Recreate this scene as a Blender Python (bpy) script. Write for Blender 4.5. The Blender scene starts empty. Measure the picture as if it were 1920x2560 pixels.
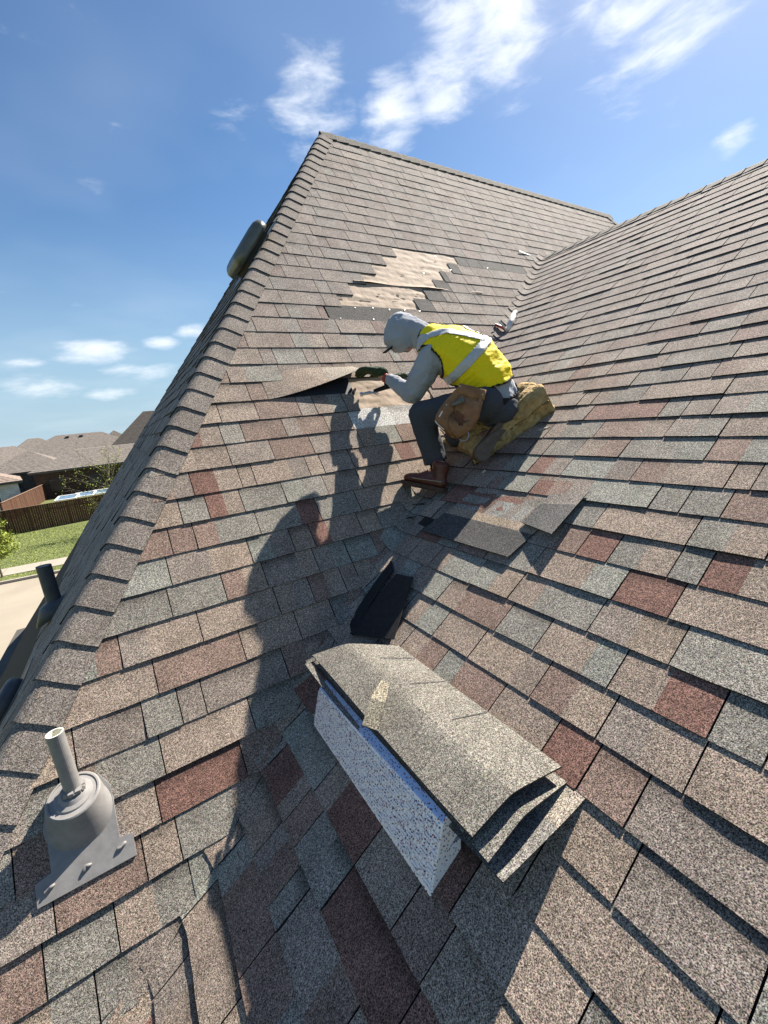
import bpy, bmesh, math, random
import numpy as np
from mathutils import Vector, Matrix, noise
RNG = random.Random(7)
SC = bpy.context.scene
COL = SC.collection
V = Vector

# ------------------------------------------------------------------ camera, sky, sun
CAM = np.array([-0.4532, -1.5850, 1.2348])
RX = np.array([0.83927654, -0.53500605, -0.09686804])
RY = np.array([-0.20435267, -0.14529723, -0.96805408])
RZ = np.array([0.50384013, 0.83226032, -0.23127447])
FPX = 1019.18                       # focal length in pixels of a 1920 wide frame
cd = bpy.data.cameras.new('camera'); cam = bpy.data.objects.new('camera', cd); COL.objects.link(cam)
cd.sensor_fit = 'HORIZONTAL'; cd.sensor_width = 36.0; cd.lens = FPX / 1920 * 36.0
cd.clip_start = 0.02; cd.clip_end = 3000
m = Matrix([[RX[i], -RY[i], -RZ[i], CAM[i]] for i in range(3)] + [[0, 0, 0, 1]])
cam.matrix_world = m
SC.camera = cam
vs = SC.view_settings
vs.view_transform = 'Standard'; vs.look = 'None'; vs.gamma = 1.0; vs.use_curve_mapping = False
vs.exposure = 1.42
SUN = V((0.93, 0.25, 1.0)).normalized()
EL = math.asin(SUN.z); AZ = math.atan2(SUN.x, SUN.y)

def N(nt, typ, **kw):
    n = nt.nodes.new(typ)
    for k, v in kw.items():
        if k.startswith('i_'):
            n.inputs[k[2:].replace('_', ' ')].default_value = v
        else:
            setattr(n, k, v)
    return n

def math_n(nt, op, a=None, b=None, c=None):
    n = nt.nodes.new('ShaderNodeMath'); n.operation = op
    for i, x in enumerate((a, b, c)):
        if x is None: continue
        if isinstance(x, (int, float)): n.inputs[i].default_value = x
        else: nt.links.new(x, n.inputs[i])
    return n.outputs[0]

def pix_dir(u, v):
    d = RX * ((u - 960) / FPX) + RY * ((v - 1280) / FPX) + RZ
    return V(d / np.linalg.norm(d))

def at(u, v, z):
    """world point seen at picture position (u, v) of the 1920x2560 photo, z metres in front"""
    return V(CAM + RX * ((u - 960) / FPX * z) + RY * ((v - 1280) / FPX * z) + RZ * z)

def make_world():
    w = bpy.data.worlds.new('World'); SC.world = w; w.use_nodes = True
    nt = w.node_tree; nt.nodes.clear()
    out = N(nt, 'ShaderNodeOutputWorld'); bg = N(nt, 'ShaderNodeBackground')
    bg.inputs['Strength'].default_value = 0.052
    sky = N(nt, 'ShaderNodeTexSky', sky_type='NISHITA', sun_disc=False, sun_elevation=EL, sun_rotation=AZ,
            air_density=1.0, dust_density=0.35, ozone_density=1.6, altitude=0)
    tc = N(nt, 'ShaderNodeTexCoord')
    # clouds on a flat layer overhead: direction projected on a plane
    sep = N(nt, 'ShaderNodeSeparateXYZ'); nt.links.new(tc.outputs['Generated'], sep.inputs[0])
    zz = math_n(nt, 'ADD', math_n(nt, 'MAXIMUM', sep.outputs[2], 0.0), 0.12)
    cmb = N(nt, 'ShaderNodeCombineXYZ')
    nt.links.new(math_n(nt, 'DIVIDE', sep.outputs[0], zz), cmb.inputs[0])
    nt.links.new(math_n(nt, 'DIVIDE', sep.outputs[1], zz), cmb.inputs[1])
    n1 = N(nt, 'ShaderNodeTexNoise', i_Scale=10.0, i_Detail=11.0, i_Roughness=0.58, i_Distortion=0.25)
    mpc = N(nt, 'ShaderNodeMapping'); mpc.inputs['Scale'].default_value = (1, 1, 3.0); mpc.inputs['Location'].default_value = (5.2, 2.3, .9)
    nt.links.new(tc.outputs['Generated'], mpc.inputs[0]); nt.links.new(mpc.outputs[0], n1.inputs['Vector'])
    n2 = N(nt, 'ShaderNodeTexNoise', i_Scale=1.1, i_Detail=3.0, i_Roughness=0.5)
    nt.links.new(cmb.outputs[0], n2.inputs['Vector'])
    # cloud banks: where they stand in the sky (direction, angular size deg, weight)
    banks = [((1190, 40), 8.5, 1.15), ((1100, 200), 5.5, .95), ((980, 275), 5.5, 1.0), ((800, 280), 6.5, .95), ((580, 255), 3.6, .62),
             ((1640, 20), 8.5, 1.0), ((1830, 342), 2.4, .85), ((240, 880), 5.2, 1.05), ((350, 932), 5.2, 1.0), ((400, 855), 3.0, .95),
             ((490, 830), 3.6, 1.0), ((110, 965), 5.0, .9), ((60, 910), 2.6, .8), ((280, 985), 3.6, .85), ((1380, 130), 3.5, .35),
             ((900, 330), 4.0, .35)]
    tot = None
    for (u, v), ang, wt in banks:
        d = pix_dir(u, v)
        vm = N(nt, 'ShaderNodeVectorMath', operation='SUBTRACT'); nt.links.new(tc.outputs['Generated'], vm.inputs[0]); vm.inputs[1].default_value = d
        vs_ = N(nt, 'ShaderNodeVectorMath', operation='MULTIPLY'); nt.links.new(vm.outputs[0], vs_.inputs[0])
        flat = 1.0 if v < 500 else 2.8
        vs_.inputs[1].default_value = (1, 1, flat)
        ln = N(nt, 'ShaderNodeVectorMath', operation='LENGTH'); nt.links.new(vs_.outputs[0], ln.inputs[0])
        mr = N(nt, 'ShaderNodeMapRange', interpolation_type='SMOOTHSTEP')
        mr.inputs['From Min'].default_value = 0.0; mr.inputs['From Max'].default_value = math.radians(ang) * 1.35
        mr.inputs['To Min'].default_value = wt; mr.inputs['To Max'].default_value = 0.0
        nt.links.new(ln.outputs['Value'], mr.inputs['Value'])
        tot = mr.outputs[0] if tot is None else math_n(nt, 'MAXIMUM', tot, mr.outputs[0])
    # elsewhere: sparse wisps
    gen = math_n(nt, 'MULTIPLY', n2.outputs[0], 0.28)
    base = math_n(nt, 'MAXIMUM', tot, gen)
    dens = math_n(nt, 'ADD', math_n(nt, 'MULTIPLY', base, 0.80), math_n(nt, 'MULTIPLY', math_n(nt, 'SUBTRACT', n1.outputs[0], 0.5), 1.55))
    cr = N(nt, 'ShaderNodeMapRange', interpolation_type='SMOOTHSTEP')
    cr.inputs['From Min'].default_value = 0.34; cr.inputs['From Max'].default_value = 1.12; cr.inputs['To Max'].default_value = 0.84
    nt.links.new(dens, cr.inputs['Value'])
    # thin veil with low frequency
    veil = math_n(nt, 'MULTIPLY', math_n(nt, 'MAXIMUM', math_n(nt, 'SUBTRACT', n2.outputs[0], 0.45), 0.0), 0.35)
    fac = math_n(nt, 'MINIMUM', math_n(nt, 'ADD', cr.outputs[0], veil), 1.0)
    mix = N(nt, 'ShaderNodeMix', data_type='RGBA')
    hs = N(nt, 'ShaderNodeHueSaturation'); hs.inputs['Saturation'].default_value = 1.2; hs.inputs['Value'].default_value = 1.0
    # pale haze low over the horizon, the same all round
    hz = N(nt, 'ShaderNodeMapRange', interpolation_type='SMOOTHSTEP'); hz.inputs['From Min'].default_value = -.02; hz.inputs['From Max'].default_value = .42
    hz.inputs['To Min'].default_value = .88; hz.inputs['To Max'].default_value = 0.0; nt.links.new(sep.outputs[2], hz.inputs['Value'])
    hm = N(nt, 'ShaderNodeMix', data_type='RGBA'); nt.links.new(hz.outputs[0], hm.inputs['Factor']); nt.links.new(sky.outputs[0], hm.inputs[6]); hm.inputs[7].default_value = (3.5, 4.7, 5.7, 1)
    nt.links.new(hm.outputs[2], hs.inputs['Color'])
    nt.links.new(fac, mix.inputs['Factor']); nt.links.new(hs.outputs[0], mix.inputs[6])
    mix.inputs[7].default_value = (8.6, 8.9, 9.3, 1)
    nt.links.new(mix.outputs[2], bg.inputs['Color']); nt.links.new(bg.outputs[0], out.inputs['Surface'])
make_world()
sd = bpy.data.lights.new('sun', 'SUN'); sd.energy = 5.0; sd.angle = math.radians(0.53); sd.color = (1.0, 0.93, 0.83)
sun = bpy.data.objects.new('sun', sd); COL.objects.link(sun)
sun.rotation_euler = SUN.to_track_quat('Z', 'Y').to_euler()

# ------------------------------------------------------------------ helpers
def tag(o, label=None, cat=None, group=None, kind=None):
    if label: o['label'] = label
    if cat: o['category'] = cat
    if group: o['group'] = group
    if kind: o['kind'] = kind
    return o

def empty(name, loc=(0, 0, 0), label=None, cat=None, group=None):
    o = bpy.data.objects.new(name, None); COL.objects.link(o); o.location = loc; o.empty_display_size = .1
    return tag(o, label, cat, group)

def link(name, me, mat=None, parent=None):
    o = bpy.data.objects.new(name, me); COL.objects.link(o)
    if mat:
        for mm in (mat if isinstance(mat, (list, tuple)) else [mat]): me.materials.append(mm)
    if parent is not None:
        o.parent = parent
        o.matrix_parent_inverse = parent.matrix_world.inverted() if parent.type != 'EMPTY' else Matrix.Translation(-V(parent.location))
    return o

class MB:
    """collects vertices, faces, colours; builds one mesh object"""
    def __init__(s): s.v = []; s.f = []; s.c = []; s.m = []; s.smooth = False
    def face(s, pts, col=(1, 1, 1), mi=0):
        n = len(s.v); s.v += [tuple(p) for p in pts]; s.f.append(tuple(range(n, n + len(pts))))
        if col and isinstance(col[0], (int, float)): col = [col] * len(pts)
        s.c.append(col); s.m.append(mi)
    def box(s, c, sz, rot=None, col=(1, 1, 1), mi=0):
        c = V(c); h = V(sz) / 2; rot = rot or Matrix.Identity(3)
        P = [c + rot @ V((x * h.x, y * h.y, z * h.z)) for x in (-1, 1) for y in (-1, 1) for z in (-1, 1)]
        for q in ((0, 1, 3, 2), (4, 6, 7, 5), (0, 4, 5, 1), (2, 3, 7, 6), (0, 2, 6, 4), (1, 5, 7, 3)): s.face([P[i] for i in q], col, mi)
    def tube(s, pts, rads, n=10, cap=True, col=(1, 1, 1), mi=0, flat=1.0):
        pts = [V(p) for p in pts]
        if isinstance(rads, (int, float)): rads = [rads] * len(pts)
        rings = []; up = None
        for i, p in enumerate(pts):
            d = (pts[min(i + 1, len(pts) - 1)] - pts[max(i - 1, 0)]).normalized()
            if up is None:
                up = V((0, 0, 1)) if abs(d.z) < .9 else V((1, 0, 0))
            a = d.cross(up).normalized(); b = a.cross(d).normalized(); up = b
            rings.append([p + a * (math.cos(t) * rads[i]) + b * (math.sin(t) * rads[i] * flat) for t in [2 * math.pi * k / n for k in range(n)]])
        base = len(s.v)
        for r in rings: s.v += [tuple(q) for q in r]
        for i in range(len(rings) - 1):
            for k in range(n):
                s.f.append((base + i * n + k, base + i * n + (k + 1) % n, base + (i + 1) * n + (k + 1) % n, base + (i + 1) * n + k)); s.c.append([col] * 4); s.m.append(mi)
        if cap:
            s.f.append(tuple(base + k for k in range(n))[::-1]); s.c.append([col] * n); s.m.append(mi)
            e = base + (len(rings) - 1) * n; s.f.append(tuple(e + k for k in range(n))); s.c.append([col] * n); s.m.append(mi)
    def mesh(s, name, smooth=False, weld=False):
        me = bpy.data.meshes.new(name); me.from_pydata(s.v, [], s.f)
        ca = me.color_attributes.new('tint', 'FLOAT_COLOR', 'CORNER')
        arr = np.array([(*c, 1.0) for fc in s.c for c in fc], dtype=np.float32).ravel()
        ca.data.foreach_set('color', arr)
        me.polygons.foreach_set('material_index', s.m)
        if weld:
            bm = bmesh.new(); bm.from_mesh(me); bmesh.ops.remove_doubles(bm, verts=bm.verts, dist=1e-5)
            bmesh.ops.recalc_face_normals(bm, faces=bm.faces); bm.to_mesh(me); bm.free()
        if smooth: me.polygons.foreach_set('use_smooth', [True] * len(me.polygons))
        me.update(); return me
    def build(s, name, mat=None, parent=None, smooth=False, weld=False, kind=None):
        o = link(name, s.mesh(name, smooth, weld), mat, parent)
        if kind: o['kind'] = kind
        return o

# ------------------------------------------------------------------ materials
def mat_base(name, rough=.9, spec=.3):
    mt = bpy.data.materials.new(name); mt.use_nodes = True; nt = mt.node_tree
    b = nt.nodes['Principled BSDF']; b.inputs['Roughness'].default_value = rough
    b.inputs['Specular IOR Level'].default_value = spec
    return mt, nt, b

def noisy(name, c1, c2, scale=30, rough=.85, detail=4, bump=.2, bscale=None, dist=.002, spec=.3, coord='Object', metallic=0, stretch=None, attr=False, lo=.3, hi=.7):
    mt, nt, b = mat_base(name, rough, spec); b.inputs['Metallic'].default_value = metallic
    tc = N(nt, 'ShaderNodeTexCoord'); src = tc.outputs[coord]
    if stretch:
        mp = N(nt, 'ShaderNodeMapping'); mp.inputs['Scale'].default_value = stretch; nt.links.new(src, mp.inputs[0]); src = mp.outputs[0]
    n = N(nt, 'ShaderNodeTexNoise', i_Scale=scale, i_Detail=detail, i_Roughness=.6); nt.links.new(src, n.inputs['Vector'])
    r = N(nt, 'ShaderNodeValToRGB'); r.color_ramp.elements[0].position = lo; r.color_ramp.elements[1].position = hi
    r.color_ramp.elements[0].color = (*c1, 1); r.color_ramp.elements[1].color = (*c2, 1)
    nt.links.new(n.outputs[0], r.inputs[0]); out = r.outputs[0]
    if attr:
        at_ = N(nt, 'ShaderNodeAttribute', attribute_name='tint'); mx = N(nt, 'ShaderNodeMix', data_type='RGBA', blend_type='MULTIPLY'); mx.inputs[0].default_value = 1
        nt.links.new(out, mx.inputs[6]); nt.links.new(at_.outputs['Color'], mx.inputs[7]); out = mx.outputs[2]
    nt.links.new(out, b.inputs['Base Color'])
    if bump:
        n2 = N(nt, 'ShaderNodeTexNoise', i_Scale=bscale or scale * 2, i_Detail=3.0); nt.links.new(src, n2.inputs['Vector'])
        bp = N(nt, 'ShaderNodeBump'); bp.inputs['Strength'].default_value = bump; bp.inputs['Distance'].default_value = dist
        nt.links.new(n2.outputs[0], bp.inputs['Height']); nt.links.new(bp.outputs[0], b.inputs['Normal'])
    return mt

def granule_mat(name, gain=1.0, lo=.18, hi=2.15, scale=330):
    """mineral granules: tint attribute times fine speckle, rough relief"""
    mt, nt, b = mat_base(name, .92, .25)
    tc = N(nt, 'ShaderNodeTexCoord'); at_ = N(nt, 'ShaderNodeAttribute', attribute_name='tint')
    n = N(nt, 'ShaderNodeTexNoise', i_Scale=scale, i_Detail=1.5, i_Roughness=.6); nt.links.new(tc.outputs['Object'], n.inputs['Vector'])
    n3 = N(nt, 'ShaderNodeTexNoise', i_Scale=scale * .37, i_Detail=1.0); nt.links.new(tc.outputs['Object'], n3.inputs['Vector'])
    big = N(nt, 'ShaderNodeTexNoise', i_Scale=9.0, i_Detail=4.0); nt.links.new(tc.outputs['Object'], big.inputs['Vector'])
    mr = N(nt, 'ShaderNodeMapRange'); mr.inputs['From Min'].default_value = .36; mr.inputs['From Max'].default_value = .68
    mr.inputs['To Min'].default_value = lo; mr.inputs['To Max'].default_value = hi; nt.links.new(n.outputs[0], mr.inputs['Value'])
    m3 = N(nt, 'ShaderNodeMapRange'); m3.inputs['From Min'].default_value = .35; m3.inputs['From Max'].default_value = .65
    m3.inputs['To Min'].default_value = .72; m3.inputs['To Max'].default_value = 1.28; nt.links.new(n3.outputs[0], m3.inputs['Value'])
    m2 = N(nt, 'ShaderNodeMapRange'); m2.inputs['From Min'].default_value = .3; m2.inputs['From Max'].default_value = .7
    m2.inputs['To Min'].default_value = .84 * gain; m2.inputs['To Max'].default_value = 1.14 * gain; nt.links.new(big.outputs[0], m2.inputs['Value'])
    f = math_n(nt, 'MULTIPLY', math_n(nt, 'MULTIPLY', mr.outputs[0], m3.outputs[0]), m2.outputs[0])
    vm = N(nt, 'ShaderNodeVectorMath', operation='SCALE'); nt.links.new(at_.outputs['Color'], vm.inputs[0]); nt.links.new(f, vm.inputs['Scale'])
    # hue jitter of single granules
    nc = N(nt, 'ShaderNodeTexNoise', i_Scale=scale * .8, i_Detail=0.0); nt.links.new(tc.outputs['Object'], nc.inputs['Vector'])
    mc = N(nt, 'ShaderNodeMix', data_type='RGBA', blend_type='MULTIPLY'); mc.inputs[0].default_value = .18
    sc_ = N(nt, 'ShaderNodeVectorMath', operation='SCALE'); sc_.inputs['Scale'].default_value = 2.0; nt.links.new(nc.outputs['Color'], sc_.inputs[0])
    nt.links.new(vm.outputs[0], mc.inputs[6]); nt.links.new(sc_.outputs[0], mc.inputs[7])
    nt.links.new(mc.outputs[2], b.inputs['Base Color'])
    bp = N(nt, 'ShaderNodeBump'); bp.inputs['Strength'].default_value = .55; bp.inputs['Distance'].default_value = .0016
    nt.links.new(n.outputs[0], bp.inputs['Height']); nt.links.new(bp.outputs[0], b.inputs['Normal'])
    return mt

M = {}
M['gran'] = granule_mat('shingle_granules', 1.17)
M['gran_cap'] = granule_mat('cap_granules', 1.12)
M['gran_pale'] = granule_mat('pale_granules', 1.0, .15, 2.2, 330)
M['tar'] = noisy('asphalt_back', (.006, .006, .007), (.022, .022, .024), 60, .62, bump=.3, spec=.4)
M['deck'] = noisy('deck_dark', (.012, .012, .012), (.03, .028, .027), 20, .9)
M['felt'] = noisy('underlayment', (.30, .22, .155), (.43, .335, .25), 9, .8, bump=.5, bscale=14, dist=.012)
M['pvc'] = noisy('painted_pvc', (.20, .192, .185), (.26, .25, .24), 40, .45, bump=.05, spec=.4)
M['pvc_in'] = noisy('pvc_bare', (.68, .66, .55), (.75, .73, .62), 40, .4)
M['rubber'] = noisy('painted_boot', (.20, .192, .185), (.265, .255, .245), 25, .5, bump=.15, dist=.003)
M['dkpipe'] = noisy('dark_pipe', (.06, .062, .07), (.085, .088, .095), 30, .5)
M['vent'] = noisy('vent_metal', (.12, .12, .10), (.165, .165, .14), 14, .34, metallic=.35, bump=.04)
M['gray'] = noisy('hoodie', (.30, .315, .35), (.37, .385, .42), 7, .95, bump=.6, bscale=26, dist=.008)
M['vest'] = noisy('vest_yellow', (.80, .60, .0), (.90, .72, .004), 120, .7, bump=.6, bscale=34, dist=.006)
M['refl'] = noisy('reflective_tape', (.42, .42, .43), (.52, .52, .53), 90, .45, bump=.1)
M['black'] = noisy('black_cloth', (.008, .008, .009), (.02, .02, .022), 60, .85)
M['jean'] = noisy('work_trousers', (.045, .049, .058), (.066, .071, .083), 160, .9, bump=.6, bscale=16, dist=.009)
M['boot'] = noisy('boot_leather', (.055, .013, .007), (.115, .028, .014), 26, .42, bump=.25, bscale=60, dist=.002, spec=.5)
M['sole_dark'] = noisy('boot_sole_dark', (.05, .028, .018), (.09, .055, .035), 40, .8, bump=.3)
M['sole'] = noisy('boot_sole', (.10, .075, .055), (.16, .12, .09), 40, .8, bump=.3)
M['glove'] = noisy('glove', (.018, .03, .012), (.04, .06, .026), 40, .8, bump=.4)
M['skin'] = noisy('skin', (.42, .20, .13), (.5, .26, .18), 20, .5, bump=.05)
M['leather'] = noisy('pouch_leather', (.17, .075, .028), (.32, .155, .06), 18, .6, bump=.4, bscale=50, dist=.003, spec=.4)
M['leather_dark'] = noisy('pouch_leather_dark', (.10, .035, .014), (.18, .075, .03), 18, .65, bump=.3)
M['thread'] = noisy('stitching', (.5, .38, .22), (.6, .48, .3), 60, .7)
M['steel'] = noisy('steel', (.42, .42, .42), (.6, .6, .6), 50, .32, metallic=.8, bump=.05)
M['foam'] = noisy('yellow_foam', (.27, .175, .07), (.50, .36, .17), 22, .95, bump=1.0, bscale=38, dist=.02)
M['red'] = noisy('red_paint', (.34, .035, .022), (.46, .07, .05), 40, .5)
M['alu'] = noisy('gun_metal', (.55, .53, .5), (.7, .68, .66), 40, .4, metallic=.4)
M['wood'] = noisy('fence_wood', (.045, .020, .012), (.115, .052, .028), 3, .85, attr=True, stretch=(14, 14, 1.2), bump=.4)
M['capwood'] = noisy('fence_cap', (.16, .10, .07), (.24, .16, .11), 6, .85)
M['grass'] = noisy('grass', (.07, .09, .024), (.17, .19, .065), 5, .95, detail=8, bump=.8, bscale=30, dist=.05)
M['concrete'] = noisy('concrete', (.28, .245, .20), (.35, .31, .255), .9, .9, detail=8, bump=.1)
M['street'] = noisy('street', (.25, .215, .165), (.32, .28, .215), .35, .9, detail=9, bump=.1)
M['farroof'] = noisy('far_roof', (.125, .108, .094), (.225, .198, .174), 3.2, .95, detail=6, stretch=(1, 1, 4), bump=.3, attr=True, lo=.38, hi=.62)
M['brick_white'] = noisy('white_brick', (.45, .40, .36), (.72, .67, .62), 2.2, .9, detail=6, stretch=(1, 1, 3))
M['brick_red'] = noisy('red_brick', (.12, .06, .042), (.2, .105, .075), 6, .9)
M['fascia'] = noisy('fascia', (.06, .055, .05), (.10, .09, .08), 3, .7)
M['wall_shade'] = noisy('shaded_brown_wall', (.035, .022, .016), (.07, .042, .03), 3, .8)  # brown darkened so the colour itself holds the shade on the wing's wall
M['glass'] = noisy('dark_glass', (.012, .016, .02), (.03, .036, .045), 3, .12, spec=.7)
M['leaf'] = noisy('leaf', (.16, .22, .03), (.34, .38, .07), 3, .75, bump=0, attr=True)
M['bark'] = noisy('bark', (.09, .075, .05), (.20, .17, .12), 9, .9)
M['white'] = noisy('white_paint', (.62, .63, .6), (.75, .76, .73), 4, .5)
M['bluepane'] = noisy('blue_pane', (.08, .14, .2), (.16, .24, .3), 4, .1, spec=.8)
M['brass'] = noisy('brass', (.4, .3, .12), (.5, .4, .2), 40, .35, metallic=.8)

def speckle_mat(name, base):
    mt, nt, b = mat_base(name, .55, .35)
    tc = N(nt, 'ShaderNodeTexCoord')
    vo = N(nt, 'ShaderNodeTexVoronoi', i_Scale=145.0); nt.links.new(tc.outputs['Object'], vo.inputs['Vector'])
    near = math_n(nt, 'LESS_THAN', vo.outputs['Distance'], .37)
    sep = N(nt, 'ShaderNodeSeparateColor'); nt.links.new(vo.outputs['Color'], sep.inputs[0])
    clus = N(nt, 'ShaderNodeTexNoise', i_Scale=14.0, i_Detail=2.0); nt.links.new(tc.outputs['Object'], clus.inputs['Vector'])
    on = math_n(nt, 'LESS_THAN', sep.outputs[0], math_n(nt, 'MULTIPLY', clus.outputs[0], 1.25))
    r = N(nt, 'ShaderNodeValToRGB'); cr = r.color_ramp; cr.interpolation = 'CONSTANT'
    cr.elements[0].color = (.25, .06, .09, 1); cr.elements[1].position = .45; cr.elements[1].color = (.10, .06, .10, 1)
    e = cr.elements.new(.75); e.color = (.02, .06, .28, 1); e = cr.elements.new(.9); e.color = (.30, .06, .05, 1)
    nt.links.new(sep.outputs[1], r.inputs[0])
    mx = N(nt, 'ShaderNodeMix', data_type='RGBA'); nt.links.new(math_n(nt, 'MULTIPLY', near, on), mx.inputs[0])
    mx.inputs[6].default_value = (*base, 1); nt.links.new(r.outputs[0], mx.inputs[7]); nt.links.new(mx.outputs[2], b.inputs['Base Color'])
    n2 = N(nt, 'ShaderNodeTexNoise', i_Scale=60.0); nt.links.new(tc.outputs['Object'], n2.inputs['Vector'])
    bp = N(nt, 'ShaderNodeBump'); bp.inputs['Strength'].default_value = .3; bp.inputs['Distance'].default_value = .003
    nt.links.new(n2.outputs[0], bp.inputs['Height']); nt.links.new(bp.outputs[0], b.inputs['Normal'])
    return mt
M['eps'] = speckle_mat('speckled_foam', (.95, .89, .88))
M['eps_sky_shade'] = speckle_mat('speckled_foam_sky_shade', (.42, .56, .86))  # same foam, bluish sky shade of the block top put into its colour

# ------------------------------------------------------------------ roof geometry (metres)
a, b = 1.3921, 0.65442; pA, pB = 10.9728, 12.9768; EXP = 0.143
cL, kL = 1.3156, 1.574
LA = math.hypot(1, a); LB = math.hypot(1, b); LL = math.hypot(1, cL)
yR = 3.0794; zR = a * yR; xP = (zR - kL) / cL; xE = 7.52      # ridge of slope A from xP to xE
xB = 4.57; zB = b * xB                                         # ridge of slope B
EAVE = -1.8
nA = V((0, -a, 1)).normalized(); nB = V((-b, 0, 1)).normalized(); nL = V((-cL, 0, 1)).normalized()
uA = V((0, 1, a)) / LA; uB = V((1, 0, b)) / LB; uL = V((1, 0, cL)) / LL
vd = V((a, b, a * b)).normalized()                             # valley direction (through the origin)
hd = V((1, cL / a, cL)).normalized(); h0 = V((xP, yR, zR))     # hip direction, apex
dBv = (uB - vd * uB.dot(vd)).normalized()                      # into B, square to the valley
dAv = (uA - vd * uA.dot(vd)).normalized()
dAh = (V((1, 0, 0)) - hd * hd.x).normalized()
dLh = (V((0, 1, 0)) - hd * hd.y).normalized()
RV = .055

def fold(q, t, o, d, d1, n1, d2, n2, r):
    foot = o + d * t
    if q >= r: return foot + d1 * q, n1
    if q <= -r: return foot + d2 * (-q), n2
    k = (q + r) / (2 * r)
    return foot + d1 * ((q + r) ** 2 / (4 * r)) + d2 * ((r - q) ** 2 / (4 * r)), (n1 * k + n2 * (1 - k)).normalized()

def PA(x, s, h=0.0): return V((x, 0, 0)) + uA * s + nA * h
def PB(y, s, h=0.0):
    P = V((0, y, 0)) + uB * s
    t = P.dot(vd); q = P.dot(dBv) - 0 * t
    if q < RV:
        Q, n = fold(q, t, V((0, 0, 0)), vd, dBv, nB, dAv, nA, RV); return Q + n * h
    return P + nB * h
def PL(y, s, h=0.0): return V((0, y, kL)) + uL * s + nL * h

def proj(P):
    d = np.array(P) - CAM; z = d @ RZ
    if z < .05: return None
    return (960 + FPX * (d @ RX) / z, 1280 + FPX * (d @ RY) / z, z)

def clip(poly, nx, ny, d):
    """keep nx*u + ny*v <= d ; poly entries are tuples whose first two are u, v (rest interpolated)"""
    out = []
    for i in range(len(poly)):
        p, q = poly[i], poly[(i + 1) % len(poly)]
        sp = nx * p[0] + ny * p[1] - d; sq = nx * q[0] + ny * q[1] - d
        if sp <= 0: out.append(p)
        if sp * sq < 0:
            t = sp / (sp - sq); out.append(tuple(p[k] + (q[k] - p[k]) * t for k in range(len(p))))
    return out

TINTS = {'tan': (.208, .164, .130), 'tan2': (.184, .152, .127), 'sand': (.222, .174, .134), 'gray': (.175, .160, .136), 'green': (.186, .180, .153),
         'red': (.148, .082, .064), 'brown': (.168, .118, .094), 'dark': (.10, .092, .085)}
def pick_tint(rg, vary):
    r = rg.random()
    name = 'tan' if r < .27 else 'tan2' if r < .43 else 'sand' if r < .52 else 'gray' if r < .66 else 'green' if r < .77 else 'red' if r < .84 else 'brown'
    t = TINTS[name]; j = 1 + rg.uniform(-.08, .08)
    mean = (.180, .152, .131) if vary > .6 else (.174, .152, .137)
    return tuple((mean[i] + (t[i] - mean[i]) * vary) * j for i in range(3))

def piece(rg, u0, u1, s0, P, clips, vary, lift, tint=None, cols=None, upper_dark=True, curve=None, thick_base=0.0):
    """one shingle tab: returns MB or None. u along the row, s up the slope; tapered slab with edges."""
    gap = .0022
    u0 += gap; u1 -= gap
    w = u1 - u0
    nsub = max(1, int(round(w / (cols or .10))))
    us = [u0 + w * i / nsub for i in range(nsub + 1)]
    # colour patches
    npatch = 1 if w < .12 else (1 if rg.random() < .35 else 2)
    cut = rg.uniform(.3, .7)
    pt = [tint or pick_tint(rg, vary), tint or pick_tint(rg, vary)]
    mb = MB(); top = []
    s1 = s0 + EXP + .016
    jit = [rg.uniform(-.0014, .0014) for _ in us]
    lf = [lift * rg.uniform(.82, 1.2) for _ in us]
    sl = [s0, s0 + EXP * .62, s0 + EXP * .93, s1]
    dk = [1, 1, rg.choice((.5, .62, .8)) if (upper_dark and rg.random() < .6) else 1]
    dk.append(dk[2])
    dst = rg.random() < .5
    any_ = False
    for i in range(nsub):
        pi = 0 if (npatch == 1 or (i + .5) / nsub < cut) else 1
        c = pt[pi]
        dd = dk if (npatch == 1 or (pi == 0) == dst) else [1, 1, 1, 1]
        for j in range(3):
            q = []
            for (ii, jj) in ((i, j), (i + 1, j), (i + 1, j + 1), (i, j + 1)):
                s = sl[jj] + (jit[ii] if jj == 0 else 0)
                h = lf[ii] * (1 - (s - s0) / (EXP * 1.12)) + .0022
                q.append((us[ii], s, max(h, .0005), dd[jj]))
            for cl in clips: 
                if q: q = clip(q, *cl)
            if len(q) < 3: continue
            any_ = True
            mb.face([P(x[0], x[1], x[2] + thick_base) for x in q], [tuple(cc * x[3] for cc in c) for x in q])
        # front edge
        for (ii, kk) in ((i, i + 1),):
            e = [(us[ii], s0 + jit[ii], lf[ii] + .0022), (us[kk], s0 + jit[kk], lf[kk] + .0022)]
            q = [e[0] + (0,), e[1] + (0,), (e[1][0], e[1][1], -.003, 0), (e[0][0], e[0][1], -.003, 0)]
            inside = all(all(cl[0] * p[0] + cl[1] * p[1] <= cl[2] + .004 for cl in clips) for p in q[:2])
            if inside:
                mb.face([P(x[0], x[1], x[2] + thick_base) for x in (q[3], q[2], q[1], q[0])], tuple(cc * .16 for cc in c))
    if not any_: return None
    for uu, ll, fl in ((u0, lf[0], 0), (u1, lf[-1], 1)):
        if all(cl[0] * uu + cl[1] * (s0 + EXP * .5) <= cl[2] for cl in clips):
            q = [P(uu, s0, ll + .002 + thick_base), P(uu, s0 + EXP, .002 + thick_base), P(uu, s0 + EXP, -.003), P(uu, s0, -.003)]
            mb.face(q if fl else q[::-1], (.02, .018, .017))
    return mb

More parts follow.
